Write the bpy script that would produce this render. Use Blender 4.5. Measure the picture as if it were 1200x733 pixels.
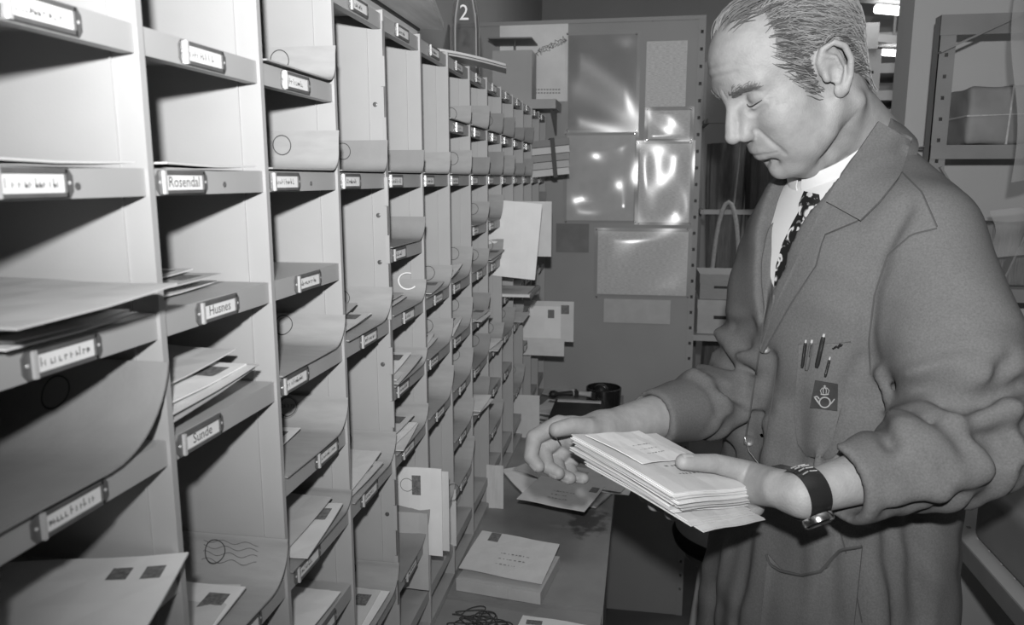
import bpy, bmesh, math, random
import numpy as np
from mathutils import Vector, Matrix
from mathutils.bvhtree import BVHTree

random.seed(7); rng = np.random.default_rng(7)
for o in list(bpy.data.objects):
    bpy.data.objects.remove(o)
scene = bpy.context.scene
COL = scene.collection

# ------------------------------------------------------------ camera
EZ = 1.52                                        # eye height of the lens above the floor
PITCH = math.atan(156 / 900.0)                   # looks a little down
YAW = math.asin(155 / math.sqrt(155**2 + 156**2 + 900**2))   # and a little left of the aisle
cam_d = bpy.data.cameras.new('camera')
cam_d.lens = 27.0; cam_d.sensor_width = 36.0; cam_d.clip_start = 0.02
cam_d.dof.use_dof = True; cam_d.dof.focus_distance = 1.06; cam_d.dof.aperture_fstop = 10.0
cam = bpy.data.objects.new('camera', cam_d); COL.objects.link(cam)
cam.location = (0, 0, EZ); cam.rotation_euler = (math.pi / 2 - PITCH, 0, YAW)
scene.camera = cam

# ------------------------------------------------------------ light
w = bpy.data.worlds.new('world'); scene.world = w; w.use_nodes = True
w.node_tree.nodes['Background'].inputs[0].default_value = (1, 1, 1, 1)
w.node_tree.nodes['Background'].inputs[1].default_value = 0.06
# the photographer's flash gun, held just above the lens
fl = bpy.data.lights.new('flash', 'SPOT'); fl.energy = 1.0; fl.shadow_soft_size = 0.014
fl.spot_size = math.radians(178); fl.spot_blend = 1.0
fl.use_nodes = True
nt = fl.node_tree; em = nt.nodes['Emission']
lf = nt.nodes.new('ShaderNodeLightFalloff'); lf.inputs['Strength'].default_value = 93.0
nt.links.new(lf.outputs['Quadratic'], em.inputs['Strength'])
flash = bpy.data.objects.new('flash', fl); COL.objects.link(flash)
flash.location = (0.005, -0.06, EZ + 0.125)
flash.rotation_euler = Vector((0.31, 0.86, 0.43)).to_track_quat('-Z', 'Y').to_euler()
# ceiling fluorescents of the far room
al = bpy.data.lights.new('ceiling_light', 'AREA'); al.energy = 12.0; al.shape = 'RECTANGLE'; al.size = 1.4; al.size_y = .25
alo = bpy.data.objects.new('ceiling_light', al); COL.objects.link(alo); alo.location = (.95, 3.1, 2.70)
scene.view_settings.view_transform = 'Standard'; scene.view_settings.look = 'None'
scene.view_settings.gamma = 1.0; scene.view_settings.use_curve_mapping = False
scene.view_settings.exposure = 0.0

# ------------------------------------------------------------ helpers
ct, st, cp, sp = math.cos(PITCH), math.sin(PITCH), math.cos(YAW), math.sin(YAW)
CR = np.array([cp, sp, 0]); CF = np.array([-sp*ct, cp*ct, -st]); CU = np.array([-sp*st, cp*st, ct])
EYE = np.array([0, 0, EZ])
def ray(x, y): return CR*((x-600)/900) + CU*((366.5-y)/900) + CF
def at(x, y, d): return EYE + ray(x, y)*d                 # measured point at a distance d
def on(x, y, axis, val):                                  # measured point on a plane
    r = ray(x, y); return EYE + r*((val-EYE[axis])/r[axis])

def tag(o, label=None, cat=None, group=None, kind=None):
    if label: o['label'] = label
    if cat: o['category'] = cat
    if group: o['group'] = group
    if kind: o['kind'] = kind
    return o
def thing(name, loc, label, cat, group=None):
    o = bpy.data.objects.new(name, None); COL.objects.link(o)
    o.location = Vector([float(c) for c in loc]); o.empty_display_size = .02
    return tag(o, label, cat, group)
def adopt(o, p):
    o.parent = p
    if p is not None:
        q = p; m = Matrix.Identity(4)
        chain = []
        while q is not None: chain.append(q); q = q.parent
        for q in reversed(chain): m = m @ q.matrix_parent_inverse @ q.matrix_basis
        o.matrix_parent_inverse = m.inverted()
    return o
def link(name, me, parent=None):
    o = bpy.data.objects.new(name, me); COL.objects.link(o)
    if parent is not None: adopt(o, parent)
    return o

MATS = {}
def mat(name, v, rough=.6, var=.10, scale=25., bump=0., bscale=None, metal=0., spec=.4, trans=0., alpha=1., emit=0., detail=3., stretch=None, ior=None, coat=0.):
    m = bpy.data.materials.new(name); m.use_nodes = True
    nt = m.node_tree; b = nt.nodes['Principled BSDF']
    b.inputs['Roughness'].default_value = rough; b.inputs['Metallic'].default_value = metal
    b.inputs['Specular IOR Level'].default_value = spec
    b.inputs['Transmission Weight'].default_value = trans; b.inputs['Alpha'].default_value = alpha
    b.inputs['Coat Weight'].default_value = coat
    if ior: b.inputs['IOR'].default_value = ior
    if emit: b.inputs['Emission Color'].default_value = (1,1,1,1); b.inputs['Emission Strength'].default_value = emit
    b.inputs['Base Color'].default_value = (v, v, v, 1)
    tc = nt.nodes.new('ShaderNodeTexCoord'); src = tc.outputs['Object']
    if stretch:
        mp = nt.nodes.new('ShaderNodeMapping'); mp.inputs['Scale'].default_value = stretch
        nt.links.new(src, mp.inputs['Vector']); src = mp.outputs['Vector']
    if var:
        n = nt.nodes.new('ShaderNodeTexNoise'); n.inputs['Scale'].default_value = scale; n.inputs['Detail'].default_value = detail
        nt.links.new(src, n.inputs['Vector'])
        r = nt.nodes.new('ShaderNodeMapRange'); r.inputs[1].default_value = .25; r.inputs[2].default_value = .75
        r.inputs[3].default_value = v*(1-var); r.inputs[4].default_value = min(1, v*(1+var))
        nt.links.new(n.outputs['Fac'], r.inputs[0]); nt.links.new(r.outputs[0], b.inputs['Base Color'])
    if bump:
        n2 = nt.nodes.new('ShaderNodeTexNoise'); n2.inputs['Scale'].default_value = bscale or scale*6; n2.inputs['Detail'].default_value = 3
        nt.links.new(src, n2.inputs['Vector'])
        bp = nt.nodes.new('ShaderNodeBump'); bp.inputs['Strength'].default_value = bump; bp.inputs['Distance'].default_value = .002
        nt.links.new(n2.outputs['Fac'], bp.inputs['Height']); nt.links.new(bp.outputs['Normal'], b.inputs['Normal'])
    MATS[name] = m; return m
mat('case_paint', .39, .45, .05, 14, .05, 500, spec=.35)
mat('steel_paint', .40, .5, .10, 8, .08, 300)
mat('dark_steel', .20, .5, .15, 8, .05, 300)
mat('board', .32, .6, .10, 3, .05, 200)
mat('wall', .40, .8, .08, 2, .15, 120)
mat('ceiling', .45, .8, .06, 2)
mat('floor', .10, .5, .25, 3, .1, 80)
mat('holder', .11, .35, .2, 60, spec=.6)
mat('tab', .75, .2, .05, 60, metal=.4)
mat('card', .82, .6, .04, 60)
mat('ink', .05, .6, 0)
mat('ink_soft', .20, .7, 0)
mat('chalk', .85, .8, 0)
mat('manila', .345, .75, .07, 35, .12, 260, stretch=(1, 4, 4))
mat('manila_dark', .27, .75, .07, 35, .12, 260)
mat('paper', .62, .7, .05, 30, .05, 200)
mat('paper_white', .78, .7, .04, 30, .05, 200)
mat('paper_grey', .48, .7, .07, 30, .05, 200)
mat('stamp', .16, .6, .55, 300, detail=6)
mat('desk', .26, .45, .22, 9, .06, 200, detail=6)
mat('black', .02, .5, .3, 20)
mat('black_gloss', .018, .18, .2, 20, spec=.6)
mat('wood', .58, .5, .3, 5, .05, 60, stretch=(12, 1, 12), detail=5)
m = mat('glass', .7, .06, 0); nt = m.node_tree
lw_ = nt.nodes.new('ShaderNodeLayerWeight'); lw_.inputs[0].default_value = .22
tr_ = nt.nodes.new('ShaderNodeBsdfTransparent'); tr_.inputs[0].default_value = (.93, .93, .93, 1); gl_ = nt.nodes.new('ShaderNodeBsdfGlossy'); gl_.inputs['Roughness'].default_value = .08
mx_ = nt.nodes.new('ShaderNodeMixShader'); nt.links.new(lw_.outputs['Fresnel'], mx_.inputs[0]); nt.links.new(tr_.outputs[0], mx_.inputs[1]); nt.links.new(nt.nodes['Principled BSDF'].outputs[0], mx_.inputs[2]); nt.links.new(mx_.outputs[0], nt.nodes['Material Output'].inputs['Surface'])  # pale body colour mixed in at glancing edges stands in for highlights
mat('plastic', .85, .14, 0, alpha=.20, spec=.9)
mat('plastic_dark', .5, .10, 0, alpha=.28, spec=.9)
for nm_, f_, r_ in (('film', .035, .22), ('film_soft', .16, .22)):        # clear plastic: mostly see-through with a gloss
    m = mat(nm_, .8, .2, 0); nt = m.node_tree; out = nt.nodes['Material Output']
    tr_ = nt.nodes.new('ShaderNodeBsdfTransparent'); gl_ = nt.nodes.new('ShaderNodeBsdfGlossy'); gl_.inputs['Roughness'].default_value = r_
    mx_ = nt.nodes.new('ShaderNodeMixShader'); mx_.inputs[0].default_value = f_
    nt.links.new(tr_.outputs[0], mx_.inputs[1]); nt.links.new(gl_.outputs[0], mx_.inputs[2]); nt.links.new(mx_.outputs[0], out.inputs['Surface'])
mat('cloth_sack', .17, .9, .3, 20, .4, 300, stretch=(18, 18, 1))
mat('rope', .40, .9, .2, 120)
mat('kraft', .20, .7, .2, 14, .2, 60)
mat('rubber', .05, .6, .2, 60)
mat('chrome', .75, .18, 0, metal=1.)
mat('lamp', 1., .4, 0, emit=4.)
mat('print', .60, .8, .35, 90, stretch=(1, 1, 9), detail=6)
mat('map', .78, .7, .14, 9, detail=7)

# worn, scratched patch on the desk
nt = MATS['desk'].node_tree; b = nt.nodes['Principled BSDF']; old = b.inputs['Base Color'].links[0].from_socket
tc = nt.nodes.new('ShaderNodeTexCoord'); mp_ = nt.nodes.new('ShaderNodeMapping'); mp_.inputs['Location'].default_value = (1.0, -9.6, -4.8); mp_.inputs['Scale'].default_value = (10, 6.2, 6)
gr = nt.nodes.new('ShaderNodeTexGradient'); gr.gradient_type = 'SPHERICAL'; nz = nt.nodes.new('ShaderNodeTexNoise'); nz.inputs['Scale'].default_value = 46; nz.inputs['Detail'].default_value = 5
mu = nt.nodes.new('ShaderNodeMath'); mu.operation = 'MULTIPLY'; mr = nt.nodes.new('ShaderNodeMapRange'); mr.inputs[1].default_value = .24; mr.inputs[2].default_value = .36; mr.inputs[4].default_value = .75
mx = nt.nodes.new('ShaderNodeMix'); mx.data_type = 'RGBA'; mx.inputs[7].default_value = (.06, .06, .06, 1)
nt.links.new(tc.outputs['Object'], mp_.inputs[0]); nt.links.new(mp_.outputs[0], gr.inputs[0]); nt.links.new(tc.outputs['Object'], nz.inputs['Vector'])
nt.links.new(gr.outputs['Fac'], mu.inputs[0]); nt.links.new(nz.outputs['Fac'], mu.inputs[1]); nt.links.new(mu.outputs[0], mr.inputs[0])
nt.links.new(mr.outputs[0], mx.inputs[0]); nt.links.new(old, mx.inputs[6]); nt.links.new(mx.outputs[2], b.inputs['Base Color'])

class MB:
    def __init__(s): s.v = []; s.f = []; s.m = []
    def add(s, V, F, mi=0):
        b = len(s.v); s.v += [tuple(map(float, p)) for p in V]; s.f += [[i+b for i in f] for f in F]; s.m += [mi]*len(F); return s
    def box(s, c, d, R=None, mi=0):
        c = np.array(c, float); d = np.array(d, float)/2
        P = np.array([[x, y, z] for x in (-1, 1) for y in (-1, 1) for z in (-1, 1)])*d
        if R is not None: P = P @ np.array(R)                # rows of R are the axes
        return s.add(P+c, [[0,1,3,2],[4,6,7,5],[0,4,5,1],[2,3,7,6],[0,2,6,4],[1,5,7,3]], mi)
    def span(s, a, b, mi=0):
        a = np.array(a, float); b = np.array(b, float); return s.box((a+b)/2, abs(b-a), None, mi)
    def bar(s, a, b, wd, ht, upv=(0,0,1), mi=0):
        a = np.array(a, float); b = np.array(b, float); x = b-a; L = np.linalg.norm(x); x /= L
        y = np.cross(upv, x); y /= np.linalg.norm(y); z = np.cross(x, y)
        return s.box((a+b)/2, (L, wd, ht), np.stack([x, y, z]), mi)
    def grid(s, P, th=0., mi=0, closed_u=False):
        P = np.array(P, float); nu, nv = P.shape[:2]
        idx = lambda i, j: (i % nu)*nv + j
        F = [[idx(i,j), idx(i+1,j), idx(i+1,j+1), idx(i,j+1)] for i in range(nu if closed_u else nu-1) for j in range(nv-1)]
        if not th: return s.add(P.reshape(-1,3), F, mi)
        du = np.gradient(P, axis=0); dv = np.gradient(P, axis=1); n = np.cross(du, dv); n /= np.linalg.norm(n, axis=2, keepdims=True)+1e-12
        Q = P - n*th; o = nu*nv
        F2 = [[i+o for i in reversed(f)] for f in F]
        E = []
        for i in range(nu-1): E += [[idx(i+1,0), idx(i,0), idx(i,0)+o, idx(i+1,0)+o], [idx(i,nv-1), idx(i+1,nv-1), idx(i+1,nv-1)+o, idx(i,nv-1)+o]]
        if not closed_u:
            for j in range(nv-1): E += [[idx(0,j), idx(0,j+1), idx(0,j+1)+o, idx(0,j)+o], [idx(nu-1,j+1), idx(nu-1,j), idx(nu-1,j)+o, idx(nu-1,j+1)+o]]
        return s.add(np.concatenate([P.reshape(-1,3), Q.reshape(-1,3)]), F+F2+E, mi)
    def tube(s, pts, r, n=8, mi=0, closed=False, flat=1.):
        pts = np.array(pts, float); N = len(pts); r = np.broadcast_to(np.array(r, float), (N,))
        t = np.gradient(pts, axis=0) if not closed else np.roll(pts,-1,0)-np.roll(pts,1,0)
        t /= np.linalg.norm(t, axis=1, keepdims=True)+1e-12
        ref = np.array([0,0,1.]) if abs(t[0][2]) < .9 else np.array([1.,0,0])
        V = []; a = np.cross(t[0], ref); a /= np.linalg.norm(a)
        for i in range(N):
            a = a - t[i]*(a@t[i]); a /= np.linalg.norm(a)+1e-12; b = np.cross(t[i], a)
            for k in range(n):
                q = 2*math.pi*k/n; V.append(pts[i]+r[i]*(a*math.cos(q)+b*math.sin(q)*flat))
        F = []
        for i in range(N if closed else N-1):
            for k in range(n):
                i2 = (i+1) % N; F.append([i*n+k, i*n+(k+1)%n, i2*n+(k+1)%n, i2*n+k])
        if not closed: F += [list(range(n))[::-1], [(N-1)*n+k for k in range(n)]]
        return s.add(V, F, mi)
    def lathe(s, prof, c, n=24, mi=0, R=None):
        V = []; R = np.eye(3) if R is None else np.array(R)
        for (r, z) in prof:
            for k in range(n):
                q = 2*math.pi*k/n; V.append(np.array([r*math.cos(q), r*math.sin(q), z]) @ R + np.array(c))
        F = []
        for i in range(len(prof)-1):
            for k in range(n): F.append([i*n+k, i*n+(k+1)%n, (i+1)*n+(k+1)%n, (i+1)*n+k])
        F += [list(range(n))[::-1], [(len(prof)-1)*n+k for k in range(n)]]
        return s.add(V, F, mi)
    def prism(s, poly, ext, mi=0):
        P = np.array(poly, float); n = len(P); e = np.array(ext, float)
        return s.add(np.concatenate([P, P+e]), [list(range(n))[::-1], [n+i for i in range(n)]]+[[i,(i+1)%n,n+(i+1)%n,n+i] for i in range(n)], mi)
    def mesh(s, name, mats, smooth=0):
        me = bpy.data.meshes.new(name); me.from_pydata(s.v, [], s.f)
        for m in (mats if isinstance(mats, (list, tuple)) else [mats]): me.materials.append(MATS[m])
        if max(s.m, default=0): me.polygons.foreach_set('material_index', s.m)
        if smooth:
            me.polygons.foreach_set('use_smooth', [True]*len(me.polygons)); me.set_sharp_from_angle(angle=math.radians(smooth))
        me.update(); return me
    def build(s, name, mats, parent=None, smooth=0): return link(name, s.mesh(name, mats, smooth), parent)

_tc = {}
def text2d(string, size=1., align='CENTER'):
    k = (string, size, align)
    if k not in _tc:
        cu = bpy.data.curves.new('lettering', 'FONT'); cu.body = string; cu.size = size; cu.align_x = align; cu.align_y = 'CENTER'; cu.resolution_u = 2
        o = bpy.data.objects.new('lettering', cu); me = bpy.data.meshes.new_from_object(o)
        _tc[k] = (np.array([v.co[:] for v in me.vertices]), [list(p.vertices) for p in me.polygons])
        bpy.data.objects.remove(o); bpy.data.curves.remove(cu); bpy.data.meshes.remove(me)
    return _tc[k]
def put_text(mb, string, size, c, ux, uy, mi, align='CENTER'):
    V, F = text2d(string, size, align)
    if len(V): mb.add(np.array(c)+V[:, :1]*np.array(ux)+V[:, 1:2]*np.array(uy), F, mi)
def unit(v): v = np.array(v, float); return v/np.linalg.norm(v)

# signed-distance modelling: smooth unions of shapes, turned into one continuous mesh
class SDF:
    def __init__(s): s.p = []; s.post = None
    def _add(s, f, lo, hi, op, k): s.p.append((f, np.array(lo)-abs(k)-.004, np.array(hi)+abs(k)+.004, op, k)); return s
    def chain(s, pts, rad, k=.01, op='u'):
        pts = np.array(pts, float); rad = np.broadcast_to(np.array(rad, float), (len(pts),))
        def f(P):
            d = None
            for i in range(len(pts)-1):
                a, b = pts[i], pts[i+1]; ba = b-a; pa = P-a
                h = np.clip((pa@ba)/(ba@ba+1e-12), 0, 1)
                q = np.linalg.norm(pa-h[..., None]*ba, axis=-1)-(rad[i]+(rad[i+1]-rad[i])*h)
                d = q if d is None else np.minimum(d, q)
            return d
        m = rad.max(); return s._add(f, pts.min(0)-m, pts.max(0)+m, op, k)
    def ball(s, c, r, k=.01, op='u', R=None):
        c = np.array(c, float); r = np.broadcast_to(np.array(r, float), (3,)); R = np.eye(3) if R is None else np.array(R)
        def f(P):
            q = (P-c) @ R.T; k0 = np.linalg.norm(q/r, axis=-1); k1 = np.linalg.norm(q/(r*r), axis=-1)+1e-9
            return k0*(k0-1)/k1
        m = r.max(); return s._add(f, c-m, c+m, op, k)
    def rbox(s, c, h, R=None, rr=.01, k=.01, op='u'):
        c = np.array(c, float); h = np.array(h, float); R = np.eye(3) if R is None else np.array(R)
        def f(P):
            q = abs((P-c) @ R.T)-(h-rr); return np.linalg.norm(np.maximum(q, 0), axis=-1)+np.minimum(q.max(-1), 0)-rr
        m = np.linalg.norm(h); return s._add(f, c-m, c+m, op, k)
    def loft(s, secs, ax, ay, k=.02, op='u', wob=None):
        # secs: (z, cx, cy, a, b) with half extents a along ax, b along ay
        S = np.array(secs, float); S = S[np.argsort(S[:, 0])]; ax = np.array(ax[:2]); ay = np.array(ay[:2])
        def f(P):
            z = P[..., 2]; g = [np.interp(z, S[:, 0], S[:, i]) for i in (1, 2, 3, 4)]
            dx = P[..., 0]-g[0]; dy = P[..., 1]-g[1]
            u = dx*ax[0]+dy*ax[1]; v = dx*ay[0]+dy*ay[1]
            a, b = g[2], g[3]
            if wob is not None: sc = 1+wob(np.arctan2(v/b, u/a), z); a = a*sc; b = b*sc
            e = 2.4
            rr = (abs(u/a)**e+abs(v/b)**e)**(1/e)
            d = (rr-1)*np.minimum(a, b)
            return np.maximum(d, np.maximum(S[0, 0]-z, z-S[-1, 0]))
        m = S[:, 3:5].max()*1.15; lo = np.array([S[:,1].min()-m, S[:,2].min()-m, S[0,0]]); hi = np.array([S[:,1].max()+m, S[:,2].max()+m, S[-1,0]])
        return s._add(f, lo, hi, op, k)
    def func(s, f, lo, hi, k=.005, op='s'): return s._add(f, lo, hi, op, k)
    def grid(s, h, N=26):
        U = [p for p in s.p if p[3] == 'u']
        lo = np.min([p[1] for p in U], 0)-2*h; hi = np.max([p[2] for p in U], 0)+2*h
        nch = np.ceil((hi-lo)/(h*N)).astype(int)
        big = nch*N+4; KV = []; VV = []; QQ = []
        ii = np.arange(N+2)
        base = np.stack(np.meshgrid(ii, ii, ii, indexing='ij'), -1).astype(float)*h
        for c in np.ndindex(*nch):
            o = lo+np.array(c)*N*h; e = o+(N+1)*h
            use = [p for p in s.p if (p[1] <= e).all() and (p[2] >= o).all()]
            if not any(p[3] == 'u' for p in use): continue
            P = base+o; F = np.full(P.shape[:3], .5)
            for (f, a, b, op, k) in use:
                d = f(P)
                if op == 'u':
                    if k > 0: t = np.clip(.5+.5*(F-d)/k, 0, 1); F = F*(1-t)+d*t-k*t*(1-t)
                    else: F = np.minimum(F, d)
                elif op == 's':
                    if k > 0: t = np.clip(.5-.5*(F+d)/k, 0, 1); F = F*(1-t)-d*t+k*t*(1-t)
                    else: F = np.maximum(F, -d)
                elif op == 'i': F = np.maximum(F, d)
                elif op == 'd': F = F+d            # displacement
            S = F < 0
            if S.all() or not S.any(): continue
            n = N+1; acc = np.zeros((n, n, n, 3)); cnt = np.zeros((n, n, n))
            cs = [(x, y, z) for x in (0,1) for y in (0,1) for z in (0,1)]
            for a in cs:
                for ax_ in range(3):
                    if a[ax_]: continue
                    b = list(a); b[ax_] = 1
                    fa = F[a[0]:a[0]+n, a[1]:a[1]+n, a[2]:a[2]+n]; fb = F[b[0]:b[0]+n, b[1]:b[1]+n, b[2]:b[2]+n]
                    cr = (fa < 0) != (fb < 0); t = np.where(cr, fa/(fa-fb+1e-20), 0)
                    q = np.zeros((n, n, n, 3)); q[...] = a; q[..., ax_] += t
                    acc += q*cr[..., None]; cnt += cr
            ok = cnt > 0; I = np.argwhere(ok)
            pos = o+(I+acc[ok]/cnt[ok][:, None])*h
            G = I+np.array(c)*N; key = (G[:, 0]*big[1]+G[:, 1])*big[2]+G[:, 2]
            KV.append(key); VV.append(pos)
            for ax_ in range(3):
                d = np.zeros(3, int); d[ax_] = 1
                a = S[1:N+1, 1:N+1, 1:N+1]; b = S[1+d[0]:N+1+d[0], 1+d[1]:N+1+d[1], 1+d[2]:N+1+d[2]]
                E = np.argwhere(a != b)+1
                if not len(E): continue
                fl_ = S[E[:, 0], E[:, 1], E[:, 2]]
                u, v = [(1, 2), (2, 0), (0, 1)][ax_]; du = np.zeros(3, int); du[u] = 1; dv = np.zeros(3, int); dv[v] = 1
                gk = lambda X: ((X[:, 0]+c[0]*N)*big[1]+X[:, 1]+c[1]*N)*big[2]+X[:, 2]+c[2]*N
                q = np.stack([gk(E-du-dv), gk(E-dv), gk(E), gk(E-du)], 1)
                q[~fl_] = q[~fl_][:, ::-1]; QQ.append(q)
        K = np.concatenate(KV); V = np.concatenate(VV); Q = np.concatenate(QQ)
        uk, first = np.unique(K, return_index=True)
        ix = np.searchsorted(uk, Q); ok = (uk[np.clip(ix, 0, len(uk)-1)] == Q).all(1)
        return V[first], ix[ok]
def relax(V, Q, it=1, lam=.5):
    for _ in range(it):
        S = np.zeros_like(V); n = np.zeros(len(V))
        A = np.concatenate([Q[:, a] for a in range(4)]*2); B = np.concatenate([Q[:, (a+1) % 4] for a in range(4)]+[Q[:, (a-1) % 4] for a in range(4)])
        n = np.bincount(A, minlength=len(V)); S = np.stack([np.bincount(A, V[B, i], len(V)) for i in range(3)], 1)
        V = V+lam*(S/np.maximum(n, 1)[:, None]-V)
    return V
def quadmesh(name, V, Q, m, parent=None, mi=None):
    me = bpy.data.meshes.new(name)
    me.vertices.add(len(V)); me.vertices.foreach_set('co', V.astype(np.float32).ravel())
    me.loops.add(len(Q)*4); me.loops.foreach_set('vertex_index', Q.astype(np.int32).ravel())
    me.polygons.add(len(Q)); me.polygons.foreach_set('loop_start', np.arange(0, len(Q)*4, 4, dtype=np.int32))
    me.polygons.foreach_set('use_smooth', np.ones(len(Q), bool))
    for x in (m if isinstance(m, (list, tuple)) else [m]): me.materials.append(MATS[x])
    if mi is not None: me.polygons.foreach_set('material_index', mi.astype(np.int32))
    me.update(calc_edges=True); me.validate()
    return link(name, me, parent)
# ============================================================ the setting
BY = 2.56                                                  # steel partition that closes the sorting aisle
def struct(name, mb, m): return tag(mb.build(name, m), kind='structure')
struct('floor', MB().span((-.70, -1.2, -.05), (2.6, 5.0, 0)), 'floor')
struct('ceiling', MB().span((-.70, -1.2, 2.75), (2.6, 5.0, 2.8)), 'ceiling')
struct('wall_left', MB().span((-.70, -1.2, 0), (-.645, 5.0, 2.75)), 'wall')
struct('wall_back', MB().span((-.645, 4.9, 0), (2.6, 5.0, 2.75)), 'wall')
struct('wall_right', MB().span((.635, 2.10, 0), (2.6, 2.22, 2.75)), 'wall')

# ============================================================ sorting case
L = .32                                                    # distance of the case front from the lens axis
Y0, CW = .466, .1595
def YD(n): return Y0+CW*n
DESK = .80
ZB = [EZ+z for z in (.181, .0795, -.0108, -.107, -.1968, -.293, -.388, -.481, -.573, -.668)]
LIP = .018; NEARN, HINGE, FARN = -2, 3, 13
ORD = ['first', 'second', 'third', 'fourth', 'fifth', 'sixth', 'seventh', 'eighth', 'ninth', 'tenth', 'eleventh', 'twelfth', 'thirteenth', 'fourteenth']
ROW = ['top', 'second', 'third', 'fourth', 'fifth', 'sixth', 'seventh', 'eighth', 'ninth', 'lowest']
def where(c, k): return '%s column from left, %s shelf%s' % (ORD[c], ROW[k], ' down' if 0 < k < 9 else '')
caseA = thing('sorting_case', (-L-.13, .70, DESK), 'near section of grey steel pigeonhole case with large label holders, ending at hinge', 'sorting case')
caseB = thing('sorting_case', (-L-.13, 1.75, DESK), 'far section of grey steel pigeonhole case running from hinge to partition', 'sorting case')
def unit_of(c): return caseA if c <= HINGE else caseB
DV = MB()
DV.span((-L-.26, -.0015, DESK+.012), (-L, .0015, EZ+.2035))
DV.span((-L-.004, -.003, DESK+.012), (-L+.0005, .003, EZ+.2035))
DV = DV.mesh('divider', 'case_paint')
SEAM = MB().box((0, -.0022, 0), (.0016, .0014, EZ+.195-DESK-.02)).mesh('seam', 'case_paint')
for n in range(NEARN, FARN+1):
    o = link('divider', DV); o.location = (0, YD(n), 0); adopt(o, caseA if n <= HINGE else caseB)
    s = link('seam', SEAM); s.location = (-L-.021, YD(n), (DESK+.01+EZ+.195)/2); adopt(s, o)
for (u, a, b) in ((caseA, NEARN, HINGE), (caseB, HINGE, FARN)):
    MB().span((-L-.264, YD(a), DESK), (-L-.26, YD(b), EZ+.2035)).build('back_panel', 'case_paint', u)
    MB().span((-L-.26, YD(a), DESK), (-L, YD(b), DESK+.012)).build('base_plate', 'case_paint', u)
SH = MB()
SH.span((-L-.258, .0032, LIP-.0016), (-L-.0025, CW-.0032, LIP))
SH.span((-L-.004, .0032, 0), (-L-.0022, CW-.0032, LIP))
SH.span((-L-.012, .0032, 0), (-L-.004, CW-.0032, .0014))
SH = SH.mesh('shelf', 'case_paint')
# a label holder: bevelled dark frame with pointed ends, two pins and a bright stop on the left
LH = MB(); w_, h_ = .061, .0165
poly = [(0, .004), (.003, .0), (w_-.003, 0), (w_, .004), (w_, h_-.004), (w_-.003, h_), (.003, h_), (0, h_-.004)]
LH.prism([(0, y, z) for y, z in poly], (.0012, 0, 0))
for (a, b) in (((.008, .0006), (w_-.006, .0030)), ((.008, h_-.0030), (w_-.006, h_-.0006)), ((w_-.0072, .0006), (w_-.006, h_-.0006))):
    LH.span((.0012, a[0], a[1]), (.0028, b[0], b[1]))
LH.span((.0012, .0060, .0004), (.0034, .0085, h_-.0004), 1)
for yy in (.003, w_-.003): LH.lathe([(.0011, 0), (.0011, .0006), (.0004, .0009)], (.0012, yy, h_/2), 8, 1, R=[(0,1,0),(0,0,1),(1,0,0)])
LH = LH.mesh('label_holder', ['holder', 'tab'])
NAMES = {(1, 2): 'Rosendal', (1, 3): 'Husnes', (1, 4): 'Sunde'}
def label_card(c, k):
    b = MB(); b.span((.0012, .0088, .003), (.0016, w_-.0074, h_-.003))
    x = .00175; ux = (0, 1, 0); uz = (0, 0, 1)
    if (c, k) in NAMES: put_text(b, NAMES[(c, k)], .0105, (x, .0088+(w_-.0162)/2, h_/2), ux, uz, 1)
    else:                                                   # lettering too soft to read: plain pen strokes
        r = random.Random(c*31+k*7); y = .012; end = w_-.011-r.random()*.012
        while y < end:
            h = r.choice((.0032, .0034, .0052)); b.span((.0016, y, .0058), (x, y+.0007, .0058+h), 1)
            if r.random() < .7: b.span((.0016, y, .0058+r.choice((0, .0016, .0028))), (x, y+.0022, .0066+r.choice((0, .0012))), 1)
            y += r.choice((.0028, .0034, .0044))
    return b.mesh('label_card', ['card', 'ink' if c >= 3 or (c, k) in NAMES else 'ink_soft'])
ALL = {-1: range(10), 0: range(10), 1: (0,1,2,3,4,6,8,9), 2: range(10), 3: (0,2,4,6,8,9), 4: (0,2,3,4,5,6,8,9), 5: (0,2,4,5,6,8,9),
       6: (0,1,2,4,5,6,7,8,9), 7: (0,1,2,3,4,5,6,7,9), 8: (0,1,2,3,4,6,7,8,9), 9: (0,1,2,4,5,6,7,9), 10: (0,1,2,4,5,6,8,9), 11: (0,1,2,4,5,6,7,9),
       12: (0,2,4,5,6,7,9), 13: (0,2,3,4,5,7,9)}
LOFF = {(0,1): .044, (0,3): .036, (0,2): .025, (0,4): .03, (1,1): .041, (1,2): .004, (1,3): .039, (1,4): .004, (2,1): .036, (2,2): .004, (2,3): .043, (2,4): .004, (2,5): .07, (2,6): .012}
for c in range(-1, FARN+1):
    for k in ALL[c]:
        o = link('shelf', SH); o.location = (0, YD(c-1), ZB[k]); adopt(o, unit_of(c))
        if k == 9: continue
        off = LOFF.get((c, k), .005 if k == 2 else random.choice((.012, .03, .045)))
        p = (-L-.0022, YD(c-1)+.0035+off, ZB[k]+.0006)
        if k == 0: p = (-L-.0022, YD(c-1)+.05, ZB[k]+.0016)
        hh = link('label_holder', LH); hh.location = p; adopt(hh, o)
        lc = link('label_card', label_card(c, k)); lc.location = p; adopt(lc, o)
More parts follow.
